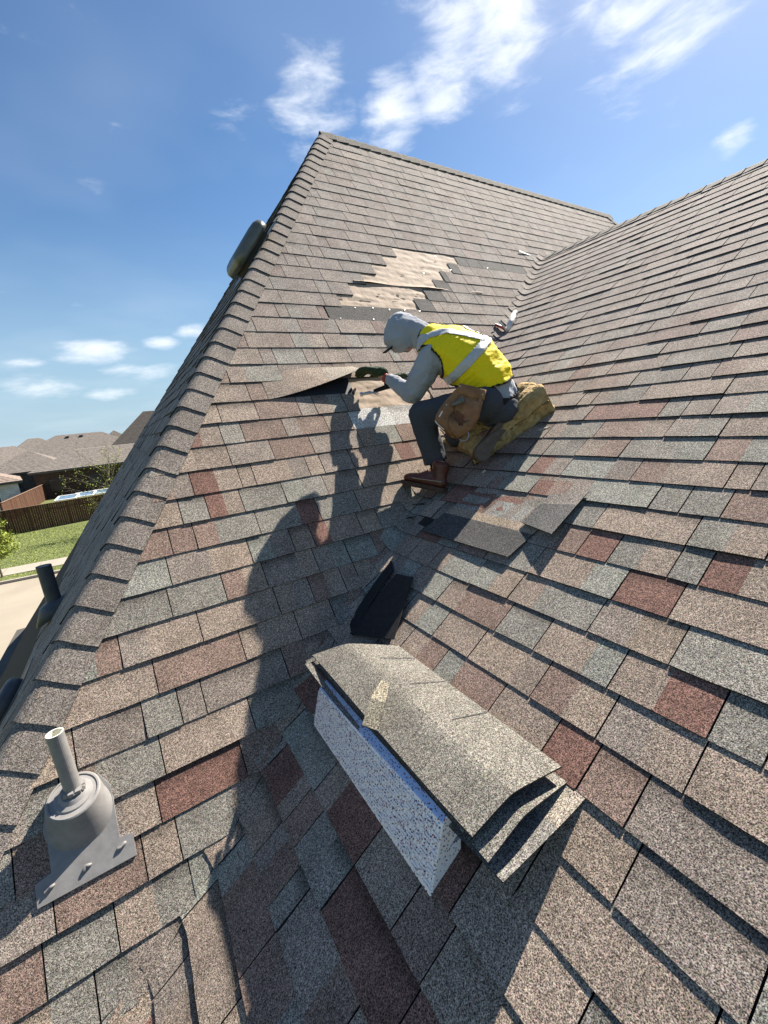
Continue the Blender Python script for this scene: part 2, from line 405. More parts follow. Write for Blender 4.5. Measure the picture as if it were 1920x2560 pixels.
house = empty('house', (2.5, 1.0, -4.8), 'brown shingled house whose roof fills the photo, with a worker kneeling in its valley', 'house')
ALL = []          # (projected size, MB, name)
def consider(mb, name='shingle'):
    if mb is None: return
    pr = [proj(p) for p in mb.v]; pr = [p for p in pr if p]
    if len(pr) < 3: ALL.append((0, mb, name)); return
    u = [p[0] for p in pr]; v = [p[1] for p in pr]
    cu, cv = sum(u) / len(u), sum(v) / len(v)
    vis = -10 < cu < 1930 and -10 < cv < 2570
    area = (min(max(u), 1920) - max(min(u), 0)) * (min(max(v), 2560) - max(min(v), 0)) if vis else 0
    ALL.append((area, mb, name))

# holes in slope A where shingles are off: row -> (x0, x1)
HOLE = {12: (2.09, 2.88), 11: (1.91, 2.71), 10: (1.73, 2.53), 9: (1.565, 2.36), 8: (1.38, 2.17), 7: (1.22, 1.99), 6: (1.05, 1.80)}
HOLE2 = {0: (.955, 1.62), 1: (.36, 1.66)}
PALE = {-1: (.85, 1.60)}
def row_cuts(rg, lo, hi, breaks=()):
    xs = [lo]; x = lo + rg.uniform(.05, .3)
    while x < hi:
        xs.append(x); r = rg.random()
        x += rg.uniform(.07, .13) if r < .18 else rg.uniform(.17, .27) if r < .62 else rg.uniform(.27, .37)
    xs.append(hi)
    for bk in breaks:
        xs = [x for x in xs if abs(x - bk) > .05 or x in (lo, hi)] + [bk]
    return sorted(set(xs))

# slope A
# clips in (x, s): valley: keep points on the A side, .03 m from the valley
kA = 1 / math.sqrt(1)
def valleyA(off):
    # q_A = dAv . P(x,s) >= off  ->  -(dAv.x) x - (dAv.uA) s <= -off
    return (-dAv.x, -dAv.dot(uA), -off)
def hipA(off):
    # distance from the hip inside A: dAh.(P-h0) >= off
    return (-dAh.x, -dAh.dot(uA), -off - dAh.dot(h0))
sRA = yR * LA
for k in range(-24, 27):
    s0 = (k + pA) * EXP
    if s0 < -2.1: continue
    if s0 > sRA: break
    rg = random.Random(1000 + k)
    zrow = s0 * a / LA
    x_lo = (zrow - kL) / cL - .25
    high = (s0 + EXP) * a / LA > zB
    x_hi = (s0 / LA) / (b / a) + .35 if not high else xE + (yR - s0 / LA) + .05
    cl = [hipA(.02), (0, 1, sRA)]
    if not high: cl.append(valleyA(.028))
    else: cl.append((1, 1 / LA, xE + yR)); 
    if high and zrow < zB + .3:
        pass
    br = []
    for H in (HOLE, HOLE2, PALE):
        if k in H: br += [H[k][0], H[k][1]]
    cuts = row_cuts(rg, x_lo, x_hi, br)
    if k in PALE: cuts = [x for x in cuts if not (PALE[k][0] + .01 < x < PALE[k][1] - .01)]
    vary = 1.0 if k < -2 else max(.25, .8 - .07 * k)
    for u0, u1 in zip(cuts[:-1], cuts[1:]):
        if u1 - u0 < .012: continue
        mid = (u0 + u1) / 2
        if k in HOLE and HOLE[k][0] < mid < HOLE[k][1] : continue
        if k in HOLE2 and HOLE2[k][0] < mid < HOLE2[k][1]: continue
        tint = None; lift = rg.choice((.0055, .007, .009)) * (1 if k < 2 else .8 if k < 8 else .6)
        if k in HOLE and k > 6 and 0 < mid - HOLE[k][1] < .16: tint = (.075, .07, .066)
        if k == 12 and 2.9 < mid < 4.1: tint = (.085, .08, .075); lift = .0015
        if k in PALE and PALE[k][0] < mid < PALE[k][1]: tint = (.40, .39, .37); lift = .001
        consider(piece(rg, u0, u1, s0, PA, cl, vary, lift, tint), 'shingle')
# bare headlap strips seen inside the gap
rg = random.Random(5)
consider(piece(rg, 1.06, 1.80, (6 + pA) * EXP, PA, [], .3, .0008, (.072, .068, .064), upper_dark=False), 'shingle')
# slope B
def valleyB(off): return (-dBv.y, -dBv.dot(uB), -off)
sRB = xB * LB
for k in range(-24, 26):
    s0 = (k + pB) * EXP
    if s0 < -1.6 or s0 > sRB: continue
    rg = random.Random(3000 + k)
    y_hi = (s0 / LB) * b / a + .30; y_lo = -2.6 if k < 0 else -2.9
    cuts = row_cuts(rg, y_lo, y_hi)
    vary = 1.0 if k < -2 else max(.22, .82 - .065 * k)
    for u0, u1 in zip(cuts[:-1], cuts[1:]):
        near_v = (V((0, u1, 0)) + uB * s0).dot(dBv) < .22
        lift = rg.choice((.005, .006, .0088))
        consider(piece(rg, u0, u1, s0, PB, [valleyB(-.085), (0, 1, sRB)], vary, lift, cols=.035 if near_v else .10), 'shingle')
# slope L (beyond the hip), seen at a grazing angle
def hipL(off): return (-dLh.y, -dLh.dot(uL), -off - dLh.dot(h0 - V((0, 0, kL))))
far = V((xP, yR, zR))
for k in range(-14, 31):
    s0 = k * EXP + .03
    zrow = s0 * cL / LL + kL
    if zrow > zR: break
    if zrow < EAVE: continue
    rg = random.Random(5000 + k)
    hy = yR - (zR - zrow) / a; fy = yR + (zR - zrow) / a
    cuts = row_cuts(rg, hy - .2, min(fy, hy + 7))
    cl = [hipL(.02), (1, s0 * 0 + (cL / LL) / a, yR + (zR - kL) / a), ]
    for u0, u1 in zip(cuts[:-1], cuts[1:]):
        consider(piece(rg, u0, u1, s0, PL, cl, .35, rg.choice((.004, .006, .009))), 'shingle')

mb = MB(); rgv = random.Random(6); t = -2.6; pv = None
while t < V((xB, xB * b / a, zB)).length:
    q = .027 + rgv.uniform(-.002, .002); P = vd * t + dAv * q; cur = (P + nA * .0075, P - nA * .004, P + dAv * .0035 + nA * .0085)
    if pv:
        mb.face([pv[0], cur[0], cur[1], pv[1]]); mb.face([pv[2], cur[2], cur[0], pv[0]])
    pv = cur; t += .07
VALLEY_CUT = mb
# decks under the shingles, walls, eaves (one part: roof)
mb = MB()
def quad(mb, pts, off=-.006, n=None, **kw):
    mb.face([V(p) + (n or V((0, 0, 1))) * off for p in pts], **kw)
zb = -1.56; xv = -2.38; yv = -1.12
Vt = V((xB, xB * b / a, zB))
quad(mb, [(xv, yv, zb), Vt, (xE, yR - (zR - zB) / a + 0, zB) , (xE + (zR - zB) / a, yR - (zR - zB) / a, zB)][:2] + [(xE + (zR - zB) / a, yR - (zR - zB) / a, zB), (xE, yR, zR), (xP, yR, zR)], n=nA)
quad(mb, [(EAVE / b, -6, EAVE), (xB, -6, zB), Vt, (xv, yv, zb), (EAVE / b, yv - .15, EAVE)], n=nB)
xLe = (EAVE - kL) / cL; yLe = yR - (zR - EAVE) / a; yLf = yR + (zR - EAVE) / a
quad(mb, [(xLe, yLe, EAVE), (xP, yR, zR), (xLe, yLf, EAVE)], n=nL)
# far slopes
quad(mb, [(xP, yR, zR), (xE, yR, zR), (xE + (zR - EAVE) / a, yLf, EAVE), (xLe, yLf, EAVE)], n=V((0, 1, 1)).normalized())
quad(mb, [(xE, yR, zR), (xE + (zR - zB) / a, yR - (zR - zB) / a, zB), (xE + (zR - EAVE) / a, yR - (zR - EAVE) / a, EAVE), (xE + (zR - EAVE) / a, yLf, EAVE)], n=V((1, 0, 1)).normalized())
quad(mb, [(xB, -6, zB), (2 * xB - EAVE / b, -6, EAVE), (2 * xB - EAVE / b, yR - (zR - EAVE) / a, EAVE), Vt], n=V((1, 0, 1)).normalized())
roof = mb.build('roof', M['deck'], house)
VALLEY_CUT.build('valley_cut_edge', M['tar'], roof)
# walls, gutter
mb = MB()
xr = 2 * xB - EAVE / b - .4
ring = [(xLe + .4, yLe + .2), (xLe + .4, yLf - .4), (xr, yLf - .4), (xr, -5.9), (EAVE / b + .4, -5.9), (EAVE / b + .4, yLe + .2)]
for i in range(6):
    p, q = ring[i], ring[(i + 1) % 6]
    mb.face([(p[0], p[1], -4.8), (q[0], q[1], -4.8), (q[0], q[1], EAVE - .05), (p[0], p[1], EAVE - .05)])
mb.build('wall', M['brick_red'], house)
mb = MB(); mb.box((xLe - .05, (yLe + yLf) / 2, EAVE - .05), (.12, yLf - yLe + .1, .11))
mb.build('gutter', M['fascia'], house)

# hip caps and ridge caps
def cap_mb(rg, t0, o, d, d1, n1, d2, n2, r, wid, lift, tint, qs=None, t_len=EXP + .02):
    """bent cap shingle; d points down the line, t grows towards the open (lower) end"""
    mb = MB(); qs = qs or [-wid, -wid * .55, -r, -r * .5, 0, r * .5, r, wid * .55, wid]
    ts = [(t0, .002), (t0 + t_len * .5, lift * .5 + .002), (t0 + t_len, lift + .003)]
    g = []
    jl = [rg.uniform(-.002, .002) for _ in qs]
    jf = 1 + rg.uniform(-.07, .07); c = tuple(x * jf for x in tint)
    for ti, (t, h) in enumerate(ts):
        row = []
        for qi, q in enumerate(qs):
            P, n = fold(q, t + (jl[qi] if ti == 2 else 0), o, d, d1, n1, d2, n2, r)
            row.append(P + n * (h + .006))
        g.append(row)
    for i in range(2):
        for j in range(len(qs) - 1):
            k0 = .72 if i == 0 and rg.random() < .3 else 1
            mb.face([g[i][j], g[i + 1][j], g[i + 1][j + 1], g[i][j + 1]], c)
    low = []
    for qi, q in enumerate(qs):
        P, n = fold(q, t0 + t_len + jl[qi], o, d, d1, n1, d2, n2, r); low.append(P + n * .004)
    for j in range(len(qs) - 1): mb.face([g[2][j], low[j], low[j + 1], g[2][j + 1]], (.02, .018, .017))
    for j in (0, len(qs) - 1):
        P0, n = fold(qs[j], t0, o, d, d1, n1, d2, n2, r); P1, n = fold(qs[j], t0 + t_len, o, d, d1, n1, d2, n2, r)
        mb.face([g[0][j], g[2][j], P1 - n * .002, P0 - n * .002], (.03, .028, .026))
    return mb
CAPT = (.150, .130, .113)
CAPS = []
rg = random.Random(11)
L_h = (h0 - V((xv, yv, zb))).length
t = .03
while t < L_h:
    CAPS.append((cap_mb(rg, t, h0, -hd, dAh, nA, dLh, nL, .036, .14, .0055 + rg.uniform(0, .003), CAPT), 'hip_cap')); t += EXP
# ridge of A: laid from the far end to the apex
nBk = V((0, a, 1)).normalized(); dBk = V((0, 1, -a)).normalized(); dFr = -uA
t = 0.0; o = V((xP - .03, yR, zR))
while t < xE - xP:
    CAPS.append((cap_mb(rg, t, o, V((1, 0, 0)), dFr, nA, dBk, nBk, .025, .13, .009, (.135, .120, .102)), 'ridge_cap')); t += EXP
# end hip of A
hd2 = V((1, -1, -a)).normalized(); nR = V((a, 0, 1)).normalized()
dF2 = (V((-1, 0, 0)) + hd2 * hd2.x).normalized(); dR2 = (V((0, 1, 0)) - hd2 * hd2.y).normalized()
t = 0
while t < 1.6:
    CAPS.append((cap_mb(rg, t, V((xE, yR, zR)), hd2, dF2, nA, dR2, nR, .025, .13, .009, (.12, .112, .1)), 'hip_cap')); t += EXP
# ridge of B
nBr = V((b, 0, 1)).normalized(); dBr = V((1, 0, -b)).normalized(); t = 0; o = Vt + V((0, .12, 0))
while t < 5.2:
    CAPS.append((cap_mb(rg, t, o, V((0, -1, 0)), -uB, nB, dBr, nBr, .025, .12, .006, (.15, .14, .125)), 'ridge_cap')); t += EXP * 1.0
for mb, nm in CAPS: mb.build(nm, M['gran_cap'], roof)
ALL.sort(key=lambda x: -x[0])
fieldmb = MB()
for i, (ar, mb, nm) in enumerate(ALL):
    if i < 300: mb.build(nm, M['gran'], roof)
    else:
        n = len(fieldmb.v); fieldmb.v += mb.v; fieldmb.f += [tuple(n + j for j in f) for f in mb.f]; fieldmb.c += mb.c; fieldmb.m += mb.m
fieldmb.build('shingle_field', M['gran'], roof, kind='stuff')

# bare underlayment in the gaps
def sheet(name, P, u0, u1, s0, s1, nu, ns, hf, mat, parent, outline=None):
    mb = MB(); g = [[P(u0 + (u1 - u0) * i / nu, s0 + (s1 - s0) * j / ns, 0.0) for i in range(nu + 1)] for j in range(ns + 1)]
    n = (g[0][1] - g[0][0]).cross(g[1][0] - g[0][0]).normalized()
    for j in range(ns + 1):
        for i in range(nu + 1): g[j][i] = g[j][i] + n * hf(u0 + (u1 - u0) * i / nu, s0 + (s1 - s0) * j / ns)
    base = 0
    for j in range(ns):
        for i in range(nu): mb.face([g[j][i], g[j][i + 1], g[j + 1][i + 1], g[j + 1][i]])
    return mb.build(name, mat, parent, smooth=True, weld=True)
def wr(u, s):
    return -.0045 + .0042 * noise.noise(V((u * 5 + s * 7, s * 22, 0))) + .002 * noise.noise(V((u * 30, s * 34, 3)))
sheet('underlayment', PA, 1.15, 2.62, (7 + pA) * EXP, (9.2 + pA) * EXP, 70, 24, lambda u, s: wr(u, s) + .0005, M['felt'], roof)
sheet('underlayment', PA, 1.45, 2.95, (9.15 + pA) * EXP, (13.02 + pA) * EXP, 70, 40, lambda u, s: wr(u + 4, s) + .003 + .016 * max(0, 1 - (s - (9.15 + pA) * EXP) / .03) * (.6 + .4 * math.sin(u * 9)), M['felt'], roof)
sheet('underlayment', PA, .93, 1.7, (-.05 + pA) * EXP, (2.1 + pA) * EXP, 50, 24, lambda u, s: wr(u + 8, s) + .0015, M['felt'], roof)
rg = random.Random(78)
for (x, s, l) in ((1.75, 7.9, .10), (2.05, 8.5, .05), (1.62, 8.2, .03), (2.3, 11.2, .06), (2.55, 12.1, .04), (2.0, 10.2, .05), (2.7, 11.9, .05), (1.35, .9, .05)):
    mb = MB(); n_ = 7
    top = [PA(x + l * i / n_, (s + pA) * EXP + rg.uniform(-.003, .003) + .006 * math.sin(i / n_ * 3.1), .0045) for i in range(n_ + 1)]
    bot = [PA(x + l * i / n_, (s + pA) * EXP + rg.uniform(-.003, .003) - .004 * math.sin(i / n_ * 3.1), .0045) for i in range(n_ + 1)]
    for i in range(n_): mb.face([bot[i], bot[i + 1], top[i + 1], top[i]])
    mb.build('felt_tear', M['deck'], roof)
rg = random.Random(77)
for (x, s) in [(1.33, 6.95), (1.5, 7.0), (1.66, 6.95), (1.82, 7.0), (1.98, 6.97), (1.15, 6.08), (1.45, 6.1), (1.7, 6.1), (2.6, 12.6), (2.3, 10.6), (3.3, 12.1), (2.7, 11.3)]:
    mb = MB(); P = PA(x, (s + pA) * EXP, .006); mb.tube([P, P + nA * .002], [.0045, .0045], 8); mb.build('roofing_nail', M['steel'], roof)

# the lifted shingle: bottom edge raised where the glove holds it
def lifted():
    mb = MB(); nu = 22; ns = 5; s0 = (1 + pA) * EXP
    tip = at(906, 922, 2.84); x0, x1 = .36, tip.x; hT = tip.dot(nA); sT = tip.dot(uA) - s0
    g = []
    for j in range(ns + 1):
        row = []
        for i in range(nu + 1):
            e = i / nu; x = x0 + (x1 - x0) * e; r = j / ns; k = e ** 1.3
            row.append(PA(x, s0 + sT * k * (1 - r) + EXP * 1.75 * r, hT * k * (1 - r) ** 1.25 + .006 * (1 - r) + .003))
        g.append(row)
    tl = [pick_tint(random.Random(4), .8), pick_tint(random.Random(9), .8), (.215, .185, .15)]
    for j in range(ns):
        for i in range(nu): mb.face([g[j][i], g[j][i + 1], g[j + 1][i + 1], g[j + 1][i]], tl[0 if i < 7 else 1 if i < 14 else 2], 0)
    off = nA * -.0035
    for j in range(ns):
        for i in range(nu): mb.face([g[j + 1][i] + off, g[j + 1][i + 1] + off, g[j][i + 1] + off, g[j][i] + off], (1, 1, 1), 1)
    for i in range(nu): mb.face([g[0][i + 1], g[0][i], g[0][i] + off, g[0][i + 1] + off], (1, 1, 1), 1)
    for j in range(ns): mb.face([g[j][nu], g[j][nu] + off, g[j + 1][nu] + off, g[j + 1][nu]], (1, 1, 1), 1)
    o = mb.build('lifted_shingle', [M['gran'], M['tar']], roof); o['label'] = 'shingle bent up by the gloved hand, black underside showing'
lifted()

sheet('black_sheet_under_flap', PA, .40, .97, (.98 + pA) * EXP, (2.7 + pA) * EXP, 20, 8, lambda u, s: .0025, M['tar'], roof)  # black sheet laid on the slope under the lifted shingle
# ------------------------------------------------------------------ things on the roof
def slab(mb, g, thick, n, ctop=(1, 1, 1), mi_top=0, mi_side=1, cfun=None):
    """grid g[j][i] of points -> slab of given thickness"""
    R_, C_ = len(g), len(g[0]); lo = [[p - n * thick for p in r] for r in g]
    for j in range(R_ - 1):
        for i in range(C_ - 1):
            mb.face([g[j][i], g[j][i + 1], g[j + 1][i + 1], g[j + 1][i]], cfun(i, j) if cfun else ctop, mi_top)
            mb.face([lo[j][i], lo[j + 1][i], lo[j + 1][i + 1], lo[j][i + 1]], (1, 1, 1), mi_side)
    for i in range(C_ - 1):
        mb.face([g[0][i], lo[0][i], lo[0][i + 1], g[0][i + 1]], (1, 1, 1), mi_side); mb.face([g[-1][i], g[-1][i + 1], lo[-1][i + 1], lo[-1][i]], (1, 1, 1), mi_side)
    for j in range(R_ - 1):
        mb.face([g[j][0], g[j + 1][0], lo[j + 1][0], lo[j][0]], (1, 1, 1), mi_side); mb.face([g[j][-1], lo[j][-1], lo[j + 1][-1], g[j + 1][-1]], (1, 1, 1), mi_side)

def bz(x): return b * x                    # roof height of slope B

# speckled block: long face towards -x, from y=-.12 to -.905, leaning back a little
blk = empty('foam_block', (.03, -.5, bz(.03)), 'white speckled foam block with blue sky shade painted on its top edge, propping up the shingle stack', 'foam block')
def make_block():
    y0, y1 = -.125, -.905; x0 = -.018
    dn = V((.062, 0, .211)).normalized(); nrm = V((-dn.z, 0, dn.x))
    base = V((x0, 0, bz(x0) + .002))
    def prof(H, y):
        p0 = base; p1 = p0 + dn * (H - .010); p2 = p0 + dn * H + V((.030, 0, .014)); p3 = p2 + V((.038, 0, -.008)); p4 = p3 + V((-.006, 0, -.075))
        p5 = V((.064, 0, bz(.064) + .06)); p6 = V((.10, 0, bz(.10) + .035)); p7 = V((.098, 0, bz(.098) + .002))
        return [p + V((0, y, 0)) for p in (p0, p1, p2, p3, p4, p5, p6, p7)]
    HA, HB_ = .178, .222
    ns = 8; secs = [prof(HA + (HB_ - HA) * k / ns, y0 + (y1 - y0) * k / ns) for k in range(ns + 1)]
    mb = MB()
    for A_, B_ in zip(secs[:-1], secs[1:]):
        for i in range(8):
            mb.face([A_[i], B_[i], B_[(i + 1) % 8], A_[(i + 1) % 8]], (1, 1, 1), 1 if i in (1, 2) else 0)
    mb.face(secs[-1][::-1]); mb.face(secs[0])
    e1 = V((0, -1, 0)); e2 = dn; L = y0 - y1; W = HA - .02; nu, nv = 26, 8
    def F(u, v, h=0): return base + V((0, y0, 0)) + e1 * u + e2 * (v * (1 + (HB_ / HA - 1) * u / L)) + nrm * h
    o = mb.build('block_body', [M['eps'], M['eps_sky_shade']], blk, weld=True)
    bv = o.modifiers.new('b', 'BEVEL'); bv.width = .007; bv.segments = 3; bv.limit_method = 'ANGLE'; bv.angle_limit = .5
    rb = MB(); cu = L / nu; cv = (W - .01) / nv
    for i in range(nu):
        for j in range(nv):
            uc, vc = (i + .5) * cu, .012 + (j + .5) * cv
            for t in range(2):
                o_ = (t - .5) * cv * .5
                cen = F(uc, vc + o_, .0004)
                rot = Matrix((e1, e2, nrm)).transposed()
                if (i + j) % 2: rb.box(cen, (cu * .84, cv * .24, .009), rot)
                else: rb.box(F(uc + (t - .5) * cu * .5, vc, .0004), (cu * .24, cv * .84, .009), rot)
    rb.build('moulded_ribs', M['eps'], blk, kind='stuff')
make_block()

# stack of curved cap sheets over the block
PALEC = (.145, .134, .114)
def bent_sheet(y0a, y0b, y1, x0, x1, zoff, lx=0.0, crest=.045, name='shingle_sheet', label=None, group='cap shingles stacked on the foam block', cuts=(), seed=1, slant=.0, sag=.0, zlr=(.232, .24), y1b=None):
    nx, ny = 16, 22; mb = MB(); g = []
    zl, zr = zlr; y1r = y1 if y1b is None else y1b
    for j in range(ny + 1):
        r = j / ny; row = []
        for i in range(nx + 1):
            q = i / nx
            ya = y0a + (y0b - y0a) * q
            y = ya + (y1 + (y1r - y1) * q - ya) * r
            x = x0 + (x1 - x0) * q + slant * r
            tent = (q / .42 if q < .42 else (1 - q) / .58); tent = tent - .28 * max(0, tent - .72) ** 2 / .28
            z = zl + (zr - zl) * q + crest * tent + zoff
            z += .006 * math.sin(r * 5 + seed) * (1 - q) + sag * (1 - q) * (r - .3) ** 2
            row.append(V((x, y, z)))
        g.append(row)
    def cf(i, j):
        k = 1.0 + .05 * noise.noise(V((i * .3, j * .3, seed)))
        return tuple(c * k for c in PALEC)
    slab(mb, g, .005, V((0, 0, 1)), cfun=cf)
    # short cut lines between tabs on the upper half
    for cy in cuts:
        for q0 in [.52 + .48 * t / 6 for t in range(6)]:
            pass
    o = mb.build(name, [M['gran_pale'], M['tar']], None, smooth=False, weld=True)
    return tag(o, label, 'shingle', group), g
def grid_pt(g, q, r):
    fi = q * (len(g[0]) - 1); fj = r * (len(g) - 1); i = min(int(fi), len(g[0]) - 2); j = min(int(fj), len(g) - 2); x = fi - i; y = fj - j
    return g[j][i] * (1 - x) * (1 - y) + g[j][i + 1] * x * (1 - y) + g[j + 1][i] * (1 - x) * y + g[j + 1][i + 1] * x * y
o2, g2 = bent_sheet(-.03, -.24, -1.058, .048, .350, 0, name='shingle_sheet', label='lower curved shingle of the stack with only a narrow lit strip showing', seed=3, crest=.032, zlr=(.224, .247), y1b=-1.050)
for k_, (dx, zz_, lab) in enumerate(((.046, .010, 'third curved shingle down in the stack, only its black edge showing'), (.044, .021, 'curved shingle right under the big top one, only its black edge showing'))):
    bent_sheet(-.05, -.25, -1.0 + .012 * k_, dx, .345, 0, name='shingle_sheet', label=lab, seed=4 + k_, crest=.036, zlr=(.222 + zz_, .243 + zz_), y1b=-.99)
o1, g1 = bent_sheet(-.055, -.27, -1.013, .044, .347, 0, name='shingle_sheet', label='big pale curved cap shingle lying on top of the stack', seed=1, crest=.038, zlr=(.262, .288), y1b=-1.036)
# the three slits of the top sheet
for r in (.18, .42, .68):
    mb = MB(); P0 = grid_pt(g1, .60, r - .02); P1 = grid_pt(g1, .985, r - .02)
    pts = [grid_pt(g1, .60 + .385 * t / 6, r - .02) + V((0, 0, .0025)) for t in range(7)]
    for p, q in zip(pts[:-1], pts[1:]): mb.face([p, q, q + V((0, -.0035, 0)), p + V((0, -.0035, 0))])
    mb.build('slit', M['tar'], o1)
# narrow strip folded along the left edge
mb = MB(); g = []
for j in range(13):
    r = j / 12; y = -.07 - .43 * r; z = .250 - .012 * math.sin(r * 3.1) - .03 * r; g.append([V((.002 + .012 * r, y, z)), V((.024 + .008 * r - .008 * r * r, y, z + .004))])
slab(mb, g, .004, V((0, 0, 1)), ctop=PALEC)
tag(mb.build('shingle_strip', [M['gran_pale'], M['tar']], None), 'long narrow shingle strip along the left side of the stack', 'shingle')
mb = MB()
C0 = grid_pt(g1, .04, .52); P0 = C0 + V((-.040, -.035, .022)); P1 = C0 + V((.080, .045, .088)); sd_ = V((.013, -.026, 0))
g = [[P0 - sd_, P0 + sd_], [P0.lerp(P1, .5) - sd_ + V((0, 0, .012)), P0.lerp(P1, .5) + sd_ + V((0, 0, .012))], [P1 - sd_ * .6, P1 + sd_ * .6]]
slab(mb, g, .004, V((0, 0, 1)), ctop=(.27, .235, .17))
tag(mb.build('shingle_offcut', [M['gran_pale'], M['tar']], None), 'small pale shingle offcut lying across the left edge of the stack', 'offcut')
mb = MB()
g = [[V((.016, -.035, .240)), V((.016, -.075, .238))], [V((.05, -.03, .250)), V((.05, -.07, .250))]]
slab(mb, g, .004, V((0, 0, 1)), ctop=PALEC)
tag(mb.build('shingle_scrap', [M['gran_pale'], M['tar']], None), 'small pale scrap poking out at the far left end of the stack', 'offcut')

# roof shingle bent up by the stack, corner towards the viewer
mb = MB(); g = []
for j in range(7):
    r = j / 6; row = []
    for i in range(9):
        q = i / 8
        x = .355 - .295 * q; y = -1.102 + .36 * r + .012 * q
        z = bz(x) + .009 + .150 * q ** 1.1 * (1 - .3 * r) 
        row.append(V((x, y, z)))
    g.append(row[::-1])
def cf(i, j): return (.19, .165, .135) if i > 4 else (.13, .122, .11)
slab(mb, g, .004, V((0, 0, 1)), cfun=cf)
o = mb.build('bent_shingle', [M['gran'], M['tar']], roof); o['label'] = 'roof shingle bent up over the foam block, corner towards the viewer'

# loose shingles on slope B by the valley
def flat_sheet(name, corners, label, cat, cfun, nx=10, ny=6, thick=.004, lift=.006, curl=lambda q, r: 0, mats=None, group=None):
    mb = MB(); g = []
    A0, B0, C0, D0 = [V((c[0], c[1], bz(c[0]))) for c in corners]
    for j in range(ny + 1):
        r = j / ny; row = []
        for i in range(nx + 1):
            q = i / nx; P = (A0 * (1 - q) + B0 * q) * (1 - r) + (D0 * (1 - q) + C0 * q) * r
            row.append(P + nB * (lift + curl(q, r)))
        g.append(row)
    slab(mb, g, thick, nB, cfun=cfun)
    return tag(mb.build(name, mats or [M['gran'], M['tar']], None), label, cat, group)
def c1(i, j):
    if j < 3: return (.062, .06, .058)
    if j == 3: return (.24, .19, .14)
    return [(.19, .18, .16), (.19, .175, .155), (.20, .19, .17), (.13, .085, .065), (.19, .17, .15), (.2, .2, .18), (.19, .165, .14), (.2, .19, .17), (.16, .12, .1), (.17, .13, .105)][i % 10]
flat_sheet('loose_shingle', [(.868, .20), (.862, -.43), (1.12, -.475), (1.14, .10)], 'loose shingle with a black tarred lower half lying right of the valley', 'shingle', c1, curl=lambda q, r: .012 * (1 - r) ** 2 + .008 * q * (1 - r))
def c2(i, j): return (.20, .17, .14) if i > 6 else (.175, .13, .105) if i > 3 else (.19, .165, .14)
flat_sheet('loose_shingle', [(1.11, .09), (1.10, -.46), (1.30, -.52), (1.31, .05)], 'loose brown shingle behind the tarred one, between worker and right edge', 'shingle', c2, lift=.004)
def c3(i, j): return (.085, .082, .078) if j < 4 else (.17, .15, .13)
flat_sheet('loose_shingle', [(1.03, -.365), (.985, -.57), (1.23, -.565), (1.19, -.40)], 'small dark square shingle with its lower corner lifted off the roof', 'shingle', c3, nx=6, lift=.012, curl=lambda q, r: .035 * (1 - r) * q + .01)
# black asphalt scraps
flat_sheet('asphalt_scrap', [(.335, .16), (.30, .05), (.63, .145), (.67, .235)], 'long narrow black asphalt scrap lying in the valley above the stack', 'scrap', lambda i, j: (1, 1, 1), lift=.012, curl=lambda q, r: .008 * math.sin(r * 3.1) + .012 * q * q, mats=[M['tar'], M['tar']])
flat_sheet('asphalt_scrap', [(.30, .075), (.385, -.215), (.635, -.035), (.62, .105)], 'wide black asphalt scrap with curled right edge leaning on the stack', 'scrap', lambda i, j: (1, 1, 1), lift=.024, curl=lambda q, r: .018 * q * q * (1 - .4 * r) + .004 * math.sin(r * 3), mats=[M['tar'], M['tar']])
flat_sheet('asphalt_scrap', [(.905, .285), (.90, .20), (.95, .19), (.955, .275)], 'thumb sized dark scrap in the valley beside the tarred shingle', 'scrap', lambda i, j: (1, 1, 1), nx=3, ny=2, lift=.008, mats=[M['deck'], M['tar']])
# little shards and crumbs
def shard(P, n, sz, label, col, seed, name='debris_chip', mat='gran'):
    rg = random.Random(seed); mb = MB(); ux = n.cross(V((rg.uniform(-1, 1), rg.uniform(-1, 1), .3))).normalized(); uy = n.cross(ux)
    k = 6; ring = [P + ux * (math.cos(6.28 * i / k) * sz[0] * rg.uniform(.7, 1.1)) + uy * (math.sin(6.28 * i / k) * sz[1] * rg.uniform(.7, 1.1)) + n * rg.uniform(.001, sz[2]) for i in range(k)]
    top = P + n * sz[2] * 1.2
    for i in range(k): mb.face([ring[i], ring[(i + 1) % k], top], col)
    for i in range(k):
        p, q = ring[i], ring[(i + 1) % k]; mb.face([p, p - n * sz[2], q - n * sz[2], q], col)
    return tag(mb.build(name, M[mat], None), label, 'debris')
shard(at(1410, 1098, 2.75), nB, (.018, .014, .016), 'crumb of yellow foam on the shingles right of the cushion', (1, 1, 1), 3, 'foam_crumb', 'foam')
rgd = random.Random(8)
for i, (x, y, lab) in enumerate([(1.62, -.04, 'pale flake of shingle in front of the foam cushion'), (1.02, .40, 'black twist of asphalt in the valley under the boot toe'), (.93, .36, 'thin black curl of asphalt left of the valley'), (1.30, .13, 'tiny pale chip near the shadow edge below the cushion')]):
    P = V((x, y, bz(x))) + nB * .004
    if i in (0, 3): shard(P, nB, (.035 if i == 0 else .015, .013, .006), lab, (.42, .36, .27), 20 + i)
    else:
        mb = MB(); pts = [P + V((rgd.uniform(-.05, .05), rgd.uniform(-.05, .05), 0)) + nB * rgd.uniform(.005, .02) for _ in range(5)]
        mb.tube(pts, .003, 5); tag(mb.build('asphalt_curl', M['tar'], None), lab, 'debris')
P0 = at(1312, 633, 4.9); P0 = V(CAM) + (P0 - V(CAM)) * (-(nA.dot(V(CAM)) - .012) / nA.dot(P0 - V(CAM)))
